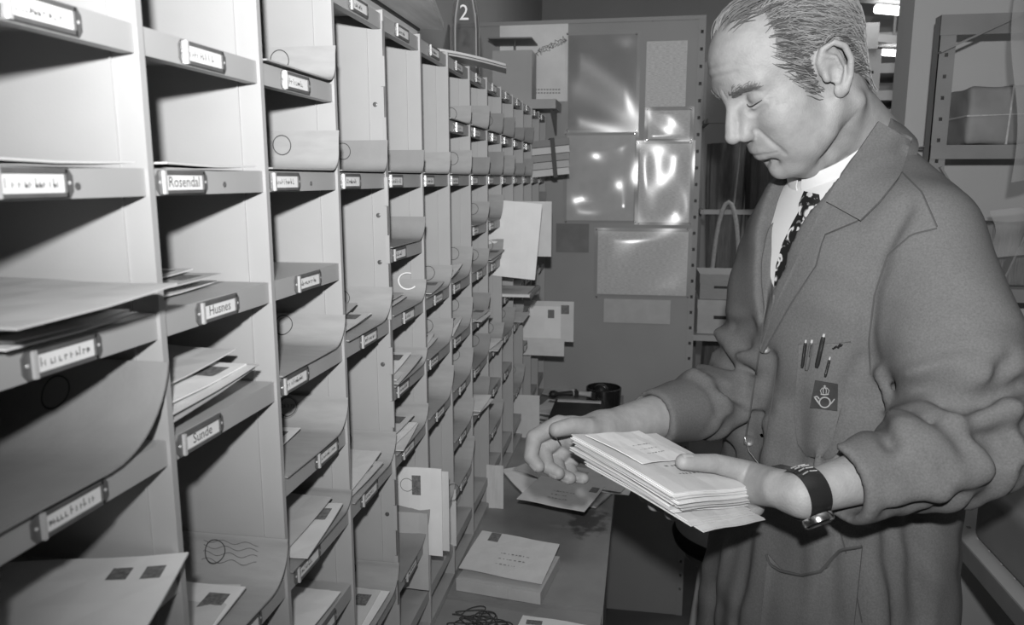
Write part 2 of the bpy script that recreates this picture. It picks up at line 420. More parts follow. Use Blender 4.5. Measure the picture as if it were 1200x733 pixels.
# hinge between the two sections and the bolts through its end wall
for i in range(12):
    z = DESK+.03+i*.073
    MB().span((-L-.0025, YD(HINGE)-.0058, z), (-L+.0022, YD(HINGE)-.003, z+.036)).build('hinge_knuckle', 'case_paint', caseA)
MB().tube([(-L+.001, YD(HINGE)-.0045, DESK+.02), (-L+.001, YD(HINGE)-.0045, EZ+.19)], .0011, 6).build('hinge_pin', 'holder', caseA)
for z in (EZ+.092, EZ+.032, EZ-.045, EZ-.105, EZ-.24, EZ-.375, EZ-.45):
    MB().lathe([(.0030, 0), (.0030, .0008), (.0016, .0012), (.0014, .0004)], (-L-.0125, YD(HINGE)-.0016, z), 12, 0, R=[(1,0,0),(0,0,1),(0,-1,0)]).build('bolt', 'holder', caseA, 40)
# short rivets in the lips of the third row
for c in (0, 1, 2):
    MB().lathe([(.0022, 0), (.0022, .0006), (.0009, .0007), (.0008, .0001)], (-L-.0022, YD(c-1)+.094, ZB[2]+.007), 10, 0, R=[(0,1,0),(0,0,1),(1,0,0)]).build('rivet', 'holder', caseA)

# ---------------------------------------------------------- bent manila cards standing in the pigeonholes
def postmark(parent, c3, ux, uy, r, m='ink', kind=0, rr=.0006):
    b = MB(); c3 = np.array(c3); ux = np.array(ux); uy = np.array(uy)
    a = np.linspace(0, 2*math.pi, 33)[:-1]
    ring = lambda R, w_: b.grid(np.stack([np.stack([c3+ux*math.cos(t)*q+uy*math.sin(t)*q for t in a]) for q in (R, R-w_)], 1), 0, 0, True)
    if kind == 3:                                            # chalk letter C
        t = np.linspace(1.2, 5.6, 22); b.grid(np.stack([np.stack([c3+ux*math.cos(q)*s_*1.2+uy*math.sin(q)*s_ for q in t]) for s_ in (r, r*.86)], 1))
    else: ring(r, rr*1.6)
    if kind == 2:                                            # dated double ring
        ring(r*1.13, rr*.8); put_text(b, '26.3.73', r*.52, c3, ux, uy, 0)
    if kind == 1:                                            # wavy cancel lines
        for j in range(4):
            t = np.linspace(0, .055, 40); y = -.008+j*.0055
            q = np.stack([c3+ux*(x-.012)+uy*(y+.0016*math.sin(x*260+j)) for x in t]); b.grid(np.stack([q, q+uy*.0004], 1))
    return b.build('postmark', m, parent)
def bent_card(c, k, h, m='manila', ring=None, over=.004, lift=0., kind=0, r=.011, rad=None, hide=False):
    ya, yb = YD(c-1)+.006, YD(c)-.0052; z = ZB[k]+LIP+.0018
    rad = rad or (min(.034, h*.42) if k <= 2 else (h*1.15 if c == 0 else h*.85))
    if rad >= h: fm = math.acos(max(-1, 1-h/rad))
    else: fm = math.pi/2
    ys = yb-rad*math.sin(fm)
    prof = [(ya, z+lift), (ya+.25*(ys-ya), z+lift*.7), (ya+.6*(ys-ya), z+lift*.3), (ys, z+.0002)]
    for t in np.linspace(.12, 1, 10): prof.append((ys+rad*math.sin(t*fm), z+.0003+rad*(1-math.cos(t*fm))))
    if rad < h*.98: prof += [(yb-.0006, z+rad+(h-rad)*.6), (yb, z+h)]
    prof = np.array(prof); up = np.clip((prof[:, 1]-z)/h, 0, 1)
    front = -L+over*(.5+.5*up)+.0010*(.5+.5*np.sin(c*3+k+prof[:, 0]*40))
    P = np.stack([np.stack([np.full(len(prof), 0.)+front*(1-t)+(-L-.16)*t, prof[:, 0], prof[:, 1]], -1) for t in (0, .02, .1, .5, 1)], 1)
    b = MB().grid(P, -.0014)
    label = 'grey manila card curled up the divider, '+where(c, k)
    if ring is not None and kind != 3: label = 'ring-marked '+label
    if kind == 3: label = 'chalk-marked '+label
    o = tag(b.build('curled_card', m, None, 50), label, 'card', 'curled cards in pigeonholes')
    if ring is not None:
        p = on(ring[0], ring[1], 1, yb-.0018) if len(ring) == 2 else np.array([-L-.03, yb, z+h*.62])
        p[1] = 0.; rr_ = .013 if kind == 3 else r
        if kind != 3: p[2] = min(max(p[2], z+(rad if rad < h*.6 else h*.35)+rr_*.9), z+h-rr_-.0025)
        q = postmark(o, p, (1,0,0), (0,0,1), .013 if kind == 3 else r, 'chalk' if kind == 3 else 'ink', kind)
        for v in q.data.vertices:                            # wrap the mark on the bent card
            v.co.y = float(np.interp(v.co.z, prof[3:, 1], prof[3:, 0]))-.0019-.0004*min(1, max(0, (z+h*.6-v.co.z)/h))*2
            if rad > h*.6: v.co.z += .0008
    return o
def hgt(c, k, px, py): return float(on(px, py, 0, -L+.003)[2]-ZB[k]-LIP)
CARDS = [  # column, shelf, pixel of its upper front corner, material, postmark
    (0,4,183,432,'manila_dark',(75,457),0), (1,6,329,641,'manila',(255,667),1),
    (2,1,390,55,'manila',(328,72),0), (2,2,395,155,'manila',(331,179),0), (2,4,398,374,'manila',(334,396),0), (2,5,401,473,'manila',(339,492),2), (2,6,402,607,'manila_dark',None,0),
    (3,2,453,166,'manila_dark',(402,183),0), (3,4,455,340,'manila',(402,361),0), (3,6,457,514,'manila',(405,533),0), (3,8,463,668,'manila',(410,682),0),
    (4,2,493,177,'manila_dark',None,0), (4,3,496,256,'manila_dark',None,0), (4,4,497,330,'manila',(478,330),3), (4,5,498,411,'manila',None,0), (4,6,498,478,'manila',None,0), (4,8,495,592,'manila_dark',None,0),
    (5,2,529,180,'manila',None,0), (5,4,530,312,'manila',(502,322),0), (5,5,527,377,'manila',(500,386),0), (5,6,528,432,'manila',None,0), (5,8,528,590,'manila',(532,600),0),
    (6,1,549,124,'manila',(528,131),0), (6,2,550,177,'manila',(530,186),0), (6,4,554,290,'manila',(531,297),0), (6,5,553,350,'manila',(531,358),0), (6,6,555,408,'manila',(532,416),0), (6,7,553,470,'manila',None,0),(6,8,550,520,'manila',None,0)]
done = set()
for (c, k, px, py, m, ring, kind) in CARDS:
    bent_card(c, k, max(.022, hgt(c, k, px, py)), m, ring, .006 if c < 1 else .004, kind=kind, r=.0105 if c < 5 else .012); done.add((c, k))
for c in range(7, FARN+1):
    for k in ALL[c]:
        if k == 9 or k == 0 or (c, k) in ((9, 5), (12, 2)): continue
        r = random.Random(c*17+k*5).random()
        if k <= 2 or r < .75:
            bent_card(c, k, .034+.02*((r*7) % 1), 'manila' if (r*13) % 1 < .6 else 'manila_dark', (1,) if (r*29) % 1 < .45 else None, .004+.004*((r*5) % 1), r=.012); done.add((c, k))

# ---------------------------------------------------------- letters
def letter(name, c3, ux, uy, w_, d_, th, m, label, group=None, stamp=None, cat='letter', lines=0, bow=0., parent=None, stamps=1, addr=False, mark=False, ssz=1.):
    """a sealed envelope: centre, the two edge directions, size"""
    ux = unit(ux); uy = np.array(uy, float); uy = unit(uy-ux*(uy@ux)); n = np.cross(ux, uy); c3 = np.array(c3, float)
    U = np.linspace(-.5, .5, 7); V = np.linspace(-.5, .5, 5)
    P = np.array([[c3+ux*u*w_+uy*v*d_+n*(th/2+bow*(1-4*u*u)+.0008*math.sin(9*u+5*v)) for v in V] for u in U])
    o = tag(MB().grid(P, th).build(name, m, parent), label, cat, group)
    S = lambda u, v, e: c3+ux*u*w_+uy*v*d_+n*(th/2+bow*(1-4*u*u)+.0008*math.sin(9*u+5*v)+e)
    if stamp is not None:
        for i in range(stamps):
            su = stamp[0]-i*.22*ssz
            q = np.array([[S(su+a, stamp[1]+b, .0005) for b in (-.11*ssz, 0, .11*ssz)] for a in (-.065*ssz, 0, .065*ssz)]); MB().grid(q, .0003).build('postage_stamp', 'stamp', o)
            if mark: postmark(o, S(su-.14, stamp[1], .0007), ux, uy, .011, 'ink_soft')
    if addr:
        b = MB(); r = random.Random(int(1e4*abs(c3[0]+c3[1]+w_)))
        for j in range(3):
            v = .02-.13*j; u = -.12
            while u < .12+.1*r.random():
                du = .008+.03*r.random(); hh = .006+.010*r.random(); b.grid(np.array([[S(u+a, v+bb, .0006) for bb in (-hh*.5, hh)] for a in (0, du)])); u += du+.012+.02*r.random()
        b.build('address_lines', 'ink_soft', o)
    return o
GL = 'letters lying in the pigeonholes'
LSTACK = {  # column, shelf: count, overhang, offset of centre along shelf, material
    (0,3): (4, .012, .075, .0), (1,4): (4, .016, .055, .012), (1,3): (3, -.018, .045, 0), (2,6): (2, .006, .075, .004), (2,7): (3, .010, .07, 0), (1,6): (2, .002, .045, .004), (2,5): (1, -.02, .03, .004),
    (3,4): (3, .0, .04, .004), (3,6): (2, .004, .04, .004), (3,8): (2, .0, .05, .004), (4,4): (2, .0, .05, .004), (4,5): (3, .008, .05, .004), (4,6): (3, .004, .055, .004), (5,4): (1, .004, .07, .004), (5,5): (2, 0, .05, .004),
    (6,4): (3, .004, .06, .004), (6,5): (2, .006, .06, .004), (7,5): (2, .02, .06, 0), (8,4): (2, .02, .06, .004), (10,6): (1, .03, .08, .004), (7,7): (2, .02, .07, 0), (8,6): (2, .02, .06, 0), (11,5): (2, .03, .08, .004)}
PM = ['paper', 'paper_grey', 'paper', 'paper_white']
HT = ['bottom', 'second', 'third', 'topmost']
for (c, k), (n, over, yo, dz) in LSTACK.items():
    r = random.Random(c*101+k)
    z = ZB[k]+LIP+.0045+dz*.6
    for i in range(n):
        d_ = .100+.02*r.random(); w_ = .15
        yaw = r.uniform(-.10, .10); xf = -L+over-r.random()*.018-(.006*i)
        slope = .02+.10*r.random() if dz else r.uniform(-.01, .03)
        ux = np.array([1, yaw, -.02]); uy = np.array([-yaw, 1, slope])
        ctr = np.array([xf-w_/2, min(max(YD(c-1)+yo, YD(c-1)+d_/2+.006), YD(c)-d_/2-.02), z+d_/2*slope*1.0+.0005])
        lab = ('%s letter of the small pile, ' % HT[i] if n > 1 else 'single letter lying flat, ')+where(c, k)
        letter('letter', ctr, ux, uy, w_, d_, .0012, PM[(i+c+k) % 4], lab, GL, stamp=(.38, .28) if r.random() < .5 else None)
        z += .0024+.004*r.random()
# big stamped letter at the bottom left
letter('letter', (-L-.055, YD(-1)+.078, ZB[5]+LIP+.010), (1, .30, 0), (-.30, 1, .03), .165, .118, .0016, 'paper_white', 'large white letter with two dark stamps, lowest shelf of leftmost column', GL, stamp=(.40, .30), stamps=2, mark=False, ssz=.6)
letter('letter', (-L-.062, YD(-1)+.07, ZB[3]+LIP+.0215), (1, -.05, 0), (.05, 1, .05), .19, .12, .0014, 'paper_grey', 'large grey letter on top of the pile, fourth shelf of leftmost column', GL)
letter('leaflet', (-L-.075, YD(0)+.07, ZB[2]+LIP+.003), (1, .02, 0), (-.02, 1, 0), .16, .125, .0012, 'paper', 'thin folded leaflet flat behind the Rosendal label', GL, cat='leaflet')
letter('leaflet', (-L-.075, YD(-1)+.07, ZB[2]+LIP+.003), (1, .02, 0), (-.02, 1, 0), .16, .135, .0012, 'paper', 'thin folded leaflet flat on third shelf of leftmost column', GL, cat='leaflet')
# letters standing on edge and sticking out into the aisle
def upright(px0, py0, px1, py1, Y, m, label, stamp=None, stamps=1, tilt=0., mark=False, addr=False, name='letter', grp='letters standing on edge out of the case'):
    a = on(px0, py0, 1, Y); b = on(px1, py1, 1, Y); w_ = abs(b[0]-a[0]); h = abs(a[2]-b[2]); c3 = (a+b)/2
    return letter(name, c3, (1, 0, tilt), (-tilt, 0, 1), w_, h, .0016, m, label, grp, stamp=stamp, stamps=stamps, mark=mark, addr=addr)
upright(440, 545, 519, 652, YD(4)-.008, 'paper_white', 'tall white letter with one dark stamp sticking out beside the fifth column', (.12, .30), mark=True)
upright(446, 548, 527, 646, YD(4)-.003, 'paper', 'plain white letter just behind the tall stamped one beside fifth column', None)
upright(440, 598, 503, 692, YD(4)-.030, 'paper_grey', 'dark grey envelope in front of the tall stamped white letter')
upright(505, 572, 535, 640, YD(5)-.004, 'paper', 'small white letter on edge right of the tall stamped letter')
upright(570, 236, 631, 326, YD(8)-.006, 'paper_white', 'blank white sheet jutting out highest among the far columns', tilt=-.09)
upright(585, 236, 646, 301, YD(9)-.004, 'paper', 'second blank sheet jutting out behind the highest white one')
upright(600, 352, 672, 401, YD(11)-.004, 'paper', 'white letter with stamp jutting out low at far end of case', (.36, .3))
upright(600, 358, 657, 404, YD(11)-.010, 'paper_white', 'shorter white letter in front of the stamped one at far end', (.3, .3))
upright(590, 395, 661, 418, YD(11)-.05, 'paper', 'small slip of paper under the two letters at far end')
upright(570, 545, 590, 600, YD(7)-.004, 'paper', 'narrow white letter on edge low in the eighth column')
upright(590, 462, 632, 520, YD(10)-.004, 'paper', 'pale letter on edge low down near the far end')
# spiral notebook lying out of the sixth row
nb = thing('spiral_notebook', (-L+.02, YD(9)-.09, ZB[5]+LIP), 'spiral-bound notebook lying flat and jutting out of the ninth column', 'notebook')
MB().box((-L+.0, YD(9)-.085, ZB[5]+LIP+.0075), (.13, .14, .006)).build('pages', 'paper', nb)
MB().box((-L+.0, YD(9)-.085, ZB[5]+LIP+.0115), (.134, .144, .0012)).build('cover', 'paper_grey', nb)
for i in range(11):
    a = np.linspace(0, 2*math.pi, 13)[:-1]; p = np.array([-L+.066, YD(9)-.148+i*.0127, ZB[5]+LIP+.009])
    MB().tube(p+np.stack([.006*np.cos(a), 0*a, .007*np.sin(a)], 1), .0009, 5, 0, True).build('wire_ring', 'holder', nb)
# bundle of papers pushed into the far end of the third row
fb = thing('paper_bundle', (-L+.02, YD(12)-.05, ZB[2]+LIP), 'thick strapped bundle of papers jutting out at far end above third row', 'bundle')
for i in range(5):
    MB().box((-L+.03, YD(12)-.075, ZB[2]+LIP+.012+i*.021), (.13, .10, .019), np.array([[math.cos(.2), math.sin(.2), .1], [-math.sin(.2), math.cos(.2), 0], [-.1, 0, 1]])).build('packet', ['paper', 'paper_grey', 'manila', 'paper', 'manila_dark'][i], fb)
MB().box((-L+.05, YD(12)-.075, ZB[2]+LIP+.055), (.012, .112, .112), np.array([[math.cos(.2), math.sin(.2), .1], [-math.sin(.2), math.cos(.2), 0], [-.1, 0, 1]])).build('strap', 'black', fb)
# ============================================================ desk under the case
dk = thing('sorting_desk', (-.33, 1.4, 0), 'narrow worn sorting desk running under the pigeonhole case to the partition', 'desk')
SEAMY = 1.205; DX = -.048
MB().span((-.64, SEAMY+.002, DESK-.028), (DX, BY-.022, DESK)).build('desk_board', 'desk', dk)
MB().span((-.64, -.3, DESK-.028), (DX-.002, SEAMY-.006, DESK-.002)).build('desk_board', 'desk', dk)
MB().span((DX-.022, -.3, DESK-.10), (DX-.006, BY-.024, DESK-.028)).build('apron', 'dark_steel', dk)
for y in (-.24, 1.15, BY-.09):
    for x in (-.60, DX-.06): MB().span((x-.02, y-.02, 0), (x+.02, y+.02, DESK-.028)).build('leg', 'dark_steel', dk)
# letters and odds and ends on the desk
GD = 'letters lying on the desk'
def on_desk(cpx, cpy, ang, w_, d_, m, label, z=.001, tilt=0., stamp=None, addr=False, stamps=1, cat='letter', name='letter', th=.0014, pitch=0., bow=0., ssz=1.):
    c3 = on(cpx, cpy, 2, DESK+z+.002); a = math.radians(ang)
    return letter(name, c3, (math.cos(a), math.sin(a), tilt), (-math.sin(a), math.cos(a), pitch), w_, d_, th, m, label, GD, stamp=stamp, addr=addr, stamps=stamps, cat=cat, bow=bow, ssz=ssz)
# pile in the foreground: one letter leaning on a packet
pk = thing('packet', on(596, 688, 2, DESK), 'grey paper packet lying flat on the desk under a white letter', 'packet')
c3 = on(597, 672, 2, DESK+.012); a = math.radians(-8)
MB().box(c3, (.155, .135, .022), [[math.cos(a), math.sin(a), 0], [-math.sin(a), math.cos(a), 0], [0, 0, 1]]).build('wrapping', 'paper_grey', pk)
MB().box(c3+np.array([.0, -.0685, 0]), (.02, .003, .02), [[math.cos(a), math.sin(a), 0], [-math.sin(a), math.cos(a), 0], [0, 0, 1]]).build('folded_flap', 'paper_grey', pk)
on_desk(598, 652, -9, .155, .118, 'paper', 'white letter with small stamp leaning on the grey packet on the desk', z=.038, stamp=(-.3, .38), addr=True, pitch=.16, tilt=-.03)
# loose pile below the right hand
for i in range(9):
    r = random.Random(70+i)
    on_desk(668+r.uniform(-8, 8)-i, 577-3.0*i, r.uniform(-26, -8), .152, .112, ['paper', 'paper_grey', 'manila'][i % 3], '%s letter up in the loose pile below the right hand' % ['bottom', 'second', 'third', 'fourth', 'fifth', 'sixth', 'seventh', 'eighth', 'ninth'][i], z=.003+.0065*i, th=.004)
on_desk(626, 560, -62, .15, .11, 'paper_white', 'white letter turned askew at the left of the pile below the right hand', z=.063, tilt=.03)
on_desk(645, 552, -35, .14, .10, 'paper_grey', 'grey letter peeping out between the two white ones below the right hand', z=.067)
on_desk(700, 562, -16, .14, .10, 'paper', 'double-stamped letter under the hand reaching over the desk edge', z=.066, stamp=(.3, .3), stamps=2)
on_desk(716, 570, -8, .09, .08, 'paper_white', 'small white letter overhanging the desk edge below the bundle', z=.063)
on_desk(658, 578, -14, .145, .135, 'paper', 'white letter with dark corner stamp on top of the pile below the right hand', z=.074, stamp=(.40, .32), addr=True, tilt=-.02, ssz=.9)
on_desk(638, 500, 70, .16, .11, 'paper', 'striped-edge letter lying beside the black box', z=.004, stamp=(.3, .3), stamps=2)
on_desk(652, 478, 78, .16, .11, 'paper_white', 'white letter with a printed corner lying next to the case', z=.008, stamp=(.36, .3))
on_desk(648, 456, 60, .15, .11, 'paper', 'pale letter farthest back on the desk beside the case', z=.004)
# large label sheet at the lower frame edge
ls = on_desk(656, 753, -6, .150, .115, 'paper_white', 'white card with three dark blocks beside the rubber bands', z=.003)
for i in range(3):
    c3 = on(626, 730+i*12, 2, DESK+.0068); MB().box(c3, (.026, .012, .0005)).build('printed_block', 'stamp', ls)
# rubber bands
for i in range(12):
    r = random.Random(i); c3 = on(560+r.uniform(-22, 30), 726+r.uniform(-8, 16), 2, DESK+.002+.0012*i)
    a = np.linspace(0, 2*math.pi, 37)[:-1]; q = .020+.012*r.random(); e = r.uniform(.45, .9); ph = r.random()*6
    pts = np.stack([q*np.cos(a)+.005*np.sin(3*a+ph), q*e*np.sin(a)+.006*np.sin(2*a+ph), .002*np.sin(2*a+ph)+.002], 1)
    R = np.array([[math.cos(ph), math.sin(ph), 0], [-math.sin(ph), math.cos(ph), 0], [0, 0, 1]])
    tag(MB().tube(pts @ R+c3, .0010, 5, 0, True).build('rubber_band', 'rubber', None, 60), 'thin dark rubber band in the tangle on the desk corner', 'rubber band', 'rubber bands tangled on the desk')
# black ink pad box, bowl and stamps at the back of the desk
bx = thing('ink_box', on(672, 495, 2, DESK), 'flat black box with a pale strip along its lid, back of desk', 'box')
c3 = on(676, 488, 2, DESK+.02)
MB().box(c3, (.15, .20, .04)).build('body', 'black', bx)
MB().box(c3+np.array([0, .085, .0215]), (.135, .02, .003)).build('pale_strip', 'paper', bx)
MB().box(c3+np.array([0, -.02, .022]), (.14, .15, .004)).build('lid', 'black', bx)
c3 = on(707, 480, 2, DESK)
bw = thing('bowl', c3, 'round black bowl at the back of the desk', 'bowl')
MB().lathe([(.040, 0), (.050, .004), (.054, .025), (.056, .072), (.052, .074), (.050, .03), (.045, .008), (.0, .007)], c3, 32).build('body', 'black_gloss', bw, 40)
sb = thing('sponge_ball', c3+np.array([-.01, .0, .01]), 'dark glossy ball lying inside the round black bowl', 'ball')
bm_ = SDF(); bm_.ball(c3+np.array([-.008, -.005, .058]), .026); V, Q = bm_.grid(.004); quadmesh('ball', V, Q, 'black_gloss', sb)
for i, (px, py, dz, an) in enumerate(((660, 466, .048, 20), (682, 466, .048, -10))):
    c3 = on(px, py, 2, DESK+dz); t = thing('rubber_stamp', c3, ['rubber stamp with dark knob lying on the black box, nearer the case', 'rubber stamp with pale handle lying on the black box, nearer the bowl'][i], 'rubber stamp', 'rubber stamps on the black box')
    a = math.radians(an); R = [[0, 0, 1], [math.sin(a), -math.cos(a), 0], [math.cos(a), math.sin(a), 0]]
    MB().lathe([(.004, -.045), (.011, -.04), (.012, -.028), (.006, -.015), (.007, .01), (.0095, .03), (.005, .032)], c3+np.array([0, 0, .012]), 16, 0, R).build('handle', 'black' if i == 0 else 'paper_grey', t, 50)
    MB().box(c3+np.array([math.cos(a)*.04, math.sin(a)*.04, .011]), (.012, .03, .02), [[math.cos(a), math.sin(a), 0], [-math.sin(a), math.cos(a), 0], [0, 0, 1]]).build('plate', 'black', t)

# ============================================================ things on top of the case
TOP = EZ+.2035
# wooden tray jutting out over the aisle
tr = thing('wooden_board', (-L-.05, .95, TOP), 'wood-grained board jutting out from the top of the case near the camera', 'board')
def quadslab(name, px, z, th, m, parent):
    P = [on(x, y, 2, z) for x, y in px]; return MB().prism([p for p in P], (0, 0, th)).build(name, m, parent)
def wb(x, y, dz=0.): return np.array([x, y, TOP+.016+.18*max(0, x+.335)+dz])
P = [wb(-.335, .60), wb(-.21, .60), wb(-.309, 1.19), wb(-.335, 1.15)]
MB().prism(P, (0, 0, .006)).build('overhanging_flap', 'wood', tr)
MB().span((-.56, .60, TOP+.0005), (-.337, 1.15, TOP+.022)).build('panel', 'wood', tr)
MB().bar((-.335, .60, TOP+.0165), (-.335, 1.15, TOP+.0165), .004, .007).build('batten', 'black', tr)
MB().bar(wb(-.21, .60, .006), wb(-.309, 1.19, .006), .004, .010).build('rim', 'wood', tr)
# cardboard tray with the bottle behind it
td = thing('cardboard_tray', (-.33, 1.35, TOP), 'thin curved cardboard sheet lying on the case top in front of the bottle', 'cardboard')
U = np.linspace(0, 1, 10)
P = np.array([[(-.40+.145*t-.012*s_, 1.235+.20*t**1.5+s_*.07, TOP+.008+.004*math.sin(t*3.0)-.004*t) for s_ in (0, .5, 1)] for t in U])
MB().grid(P, .004).build('sheet', 'paper', td)
MB().grid(P+np.array([.0, .004, -.005]), .003).build('lower_sheet', 'paper_grey', td)
c3 = np.array([-.372, 1.62, TOP])
bt = thing('glass_bottle', c3, 'clear glass soda bottle with swirl emblem standing on the case', 'bottle')
prof = [(.010, 0), (.027, .002), (.030, .012), (.030, .10), (.0285, .125), (.024, .15), (.016, .18), (.0125, .205), (.0115, .24), (.0125, .242), (.0125, .252), (.011, .254)]
inner = [(max(r-.003, .003), z) for r, z in prof[2:]][::-1]
MB().lathe(prof+inner, c3, 32).build('body', 'glass', bt, 60)
b = MB(); put_text(b, '2', .044, (0, 0, 0), (1, 0, 0), (0, 1, 0), 0); V = np.array(b.v)
rad = .0296; zz = .128+V[:, 1]; rr = np.interp(zz, [p[1] for p in prof[:-1]], [p[0] for p in prof[:-1]])+.0006; an = V[:, 0]/rad-math.pi/2+.12
b.v = [tuple(c3+np.array([r*math.cos(q), r*math.sin(q), z])) for r, q, z in zip(rr, an, zz)]
b.build('emblem', 'card', bt)

# ============================================================ steel partition at the end of the aisle
PX1 = float(on(820, 210, 1, BY)[0]); PZ = float(on(820, 18, 1, BY)[2])
pt = thing('steel_partition', (-.2, BY, 0), 'grey steel partition panel closing the aisle behind the desk', 'partition')
MB().span((-.64, BY, 0), (PX1-.022, BY+.018, PZ)).build('panel', 'board', pt)
b = MB(); hz = np.arange(.10, PZ-.03, .052); x0, x1 = PX1-.022, PX1   # perforated upright, built round its holes
xm = (x0+x1)/2; hw = .0042
b.span((x0, BY-.003, 0), (xm-hw, BY+.02, PZ)); b.span((xm+hw, BY-.003, 0), (x1, BY+.02, PZ))
zz = [0]+sum([[z-.005, z+.005] for z in hz], [])+[PZ]
for i in range(0, len(zz), 2): b.span((xm-hw, BY-.003, zz[i]), (xm+hw, BY+.02, zz[i+1]))
b.build('perforated_upright', 'board', pt)
MB().span((x0, BY+.0205, 0), (x1, BY+.0215, PZ)).build('backing_strip', 'black', pt)
MB().span((-.64, BY-.004, PZ-.012), (PX1, BY+.022, PZ)).build('top_rail', 'board', pt)
for px in (588, 650, 712, 765): 
    p = on(px, 24, 1, BY); MB().lathe([(.004, 0), (.004, .002), (.002, .003)], p, 10, 0, R=[(1,0,0),(0,0,1),(0,-1,0)]).build('screw', 'dark_steel', pt)
def sheet(name, x0, y0, x1, y1, m, label, cat='notice', off=.004, amp=.0, seed=0, group='notices on the partition', curl=0., plastic=None, crinkle=.0):
    a = on(x0, y0, 1, BY); b_ = on(x1, y1, 1, BY); nu, nv = (24, 28) if (amp or crinkle) else (8, 8)
    U = np.linspace(0, 1, nu); V = np.linspace(0, 1, nv); r = np.random.default_rng(seed); ph = r.uniform(0, 6, (5, 2)); dr = r.uniform(-9, 9, (5, 2))
    P = np.zeros((nu, nv, 3))
    for i, u in enumerate(U):
        for j, v in enumerate(V):
            edge = min(1, 6*min(u, 1-u))*min(1, 6*min(v, 1-v))
            d = sum(math.sin(dr[q, 0]*u+dr[q, 1]*v+ph[q, 0]) for q in range(5))/5
            d = (.5+d*1.4)*edge*amp + curl*(v**2)
            P[i, j] = (a[0]+(b_[0]-a[0])*u, BY-off-d, b_[2]+(a[2]-b_[2])*v)
    o = tag(MB().grid(P, -.0008).build(name, m, None, 70), label, cat, group); return o
def sleeve(x0, y0, x1, y1, inner, label, seed, amp=.006):
    a = on(x0, y0, 1, BY); t = thing('plastic_sleeve', (a+on(x1, y1, 1, BY))/2, label, 'plastic sleeve', 'plastic sleeves on the partition')
    k = sheet('inserted_sheet', x0+4, y0+4, x1-4, y1-3, inner, None, None, .003, group=None); adopt(k, t)
    k = sheet('plastic_film', x0, y0, x1, y1, 'film', None, None, .006, amp=amp, seed=seed, group=None); adopt(k, t)
    for (px, py) in ((x0+2, y0+2), (x1-2, y0+2), (x0+2, y1-2), (x1-2, y1-2)):
        p = on(px, py, 1, BY-.004); MB().lathe([(.004, 0), (.003, .003), (.001, .004)], p, 8, 0, R=[(1,0,0),(0,0,1),(0,-1,0)]).build('pin', 'chrome', t)
    return t
mp = sheet('wall_map', 586, 30, 665, 119, 'map', 'pale map with a dark coastline pinned behind the letter scale', 'map', .003)
cl = []
for i in range(60):
    t = i/59; cl.append(on(628+36*t+2.5*math.sin(i*1.7), 62-16*t+3*math.sin(i*.9)+2*math.sin(i*2.3), 1, BY-.0045))
MB().tube(cl, .0011, 4).build('coastline', 'ink_soft', mp)
b = MB()
for i in range(9):
    for s_ in (0, 1):
        p = on(628+i*3.4, 105+s_*4, 1, BY-.0042); b.box(p, (.006, .0006, .0035))
b.build('printed_lines', 'ink_soft', mp)
sleeve(663, 38, 748, 155, 'dark_steel', 'glossy plastic sleeve over a dark sheet, upper middle of the partition', 3, .010)
sleeve(661, 155, 746, 262, 'paper_grey', 'plastic sleeve bulging over a pale grey sheet, below the dark one', 5, .012)
sleeve(756, 126, 812, 166, 'print', 'small plastic sleeve with a printed slip at right of partition', 8, .004)
sleeve(746, 165, 811, 264, 'print', 'tall plastic sleeve with a printed list at right of partition', 9, .005)
sleeve(697, 267, 808, 350, 'print', 'wide plastic sleeve with a printed table, lowest on the partition', 11, .007)
sheet('notice', 758, 49, 803, 125, 'print', 'typed notice without cover pinned at upper right of partition')
sheet('notice', 708, 350, 785, 380, 'paper_grey', 'plain paper strip hanging below the wide plastic sleeve')
sheet('notice', 652, 262, 690, 296, 'kraft', 'torn brown scrap stuck on the partition right of the far columns', cat='paper scrap')
# wall shelf with the letter scale
p = on(612, 118, 1, BY-.12); zs = float(on(612, 120, 1, BY-.08)[2])
xs0, xs1 = float(on(560, 118, 1, BY-.08)[0]), float(on(655, 118, 1, BY-.08)[0])
ws = thing('wall_shelf', ((xs0+xs1)/2, BY-.08, zs), 'small grey shelf fixed to the partition under the letter scale', 'shelf')
MB().span((xs0, BY-.17, zs-.028), (xs1, BY-.004, zs)).build('board', 'steel_paint', ws)
MB().prism([(xs1-.02, BY-.004, zs-.028), (xs1-.02, BY-.14, zs-.028), (xs1-.02, BY-.004, zs-.10)], (.006, 0, 0)).build('bracket', 'dark_steel', ws)
a = on(581, 63, 1, BY-.10); b_ = on(626, 118, 1, BY-.10)
sc = thing('letter_scale', ((a[0]+b_[0])/2, BY-.10, zs), 'boxy letter scale with flat square weighing plate on the wall shelf', 'scale')
MB().span((a[0], BY-.155, zs), (b_[0], BY-.055, a[2])).build('body', 'steel_paint', sc)
cx = (a[0]+b_[0])/2
MB().tube([(cx, BY-.105, a[2]), (cx, BY-.105, a[2]+.032)], .004, 10).build('stem', 'chrome', sc)
MB().box((cx-.005, BY-.105, a[2]+.034), (.135, .13, .004), [[1, 0, -.02], [0, 1, .0], [.02, 0, 1]]).build('weighing_plate', 'dark_steel', sc)

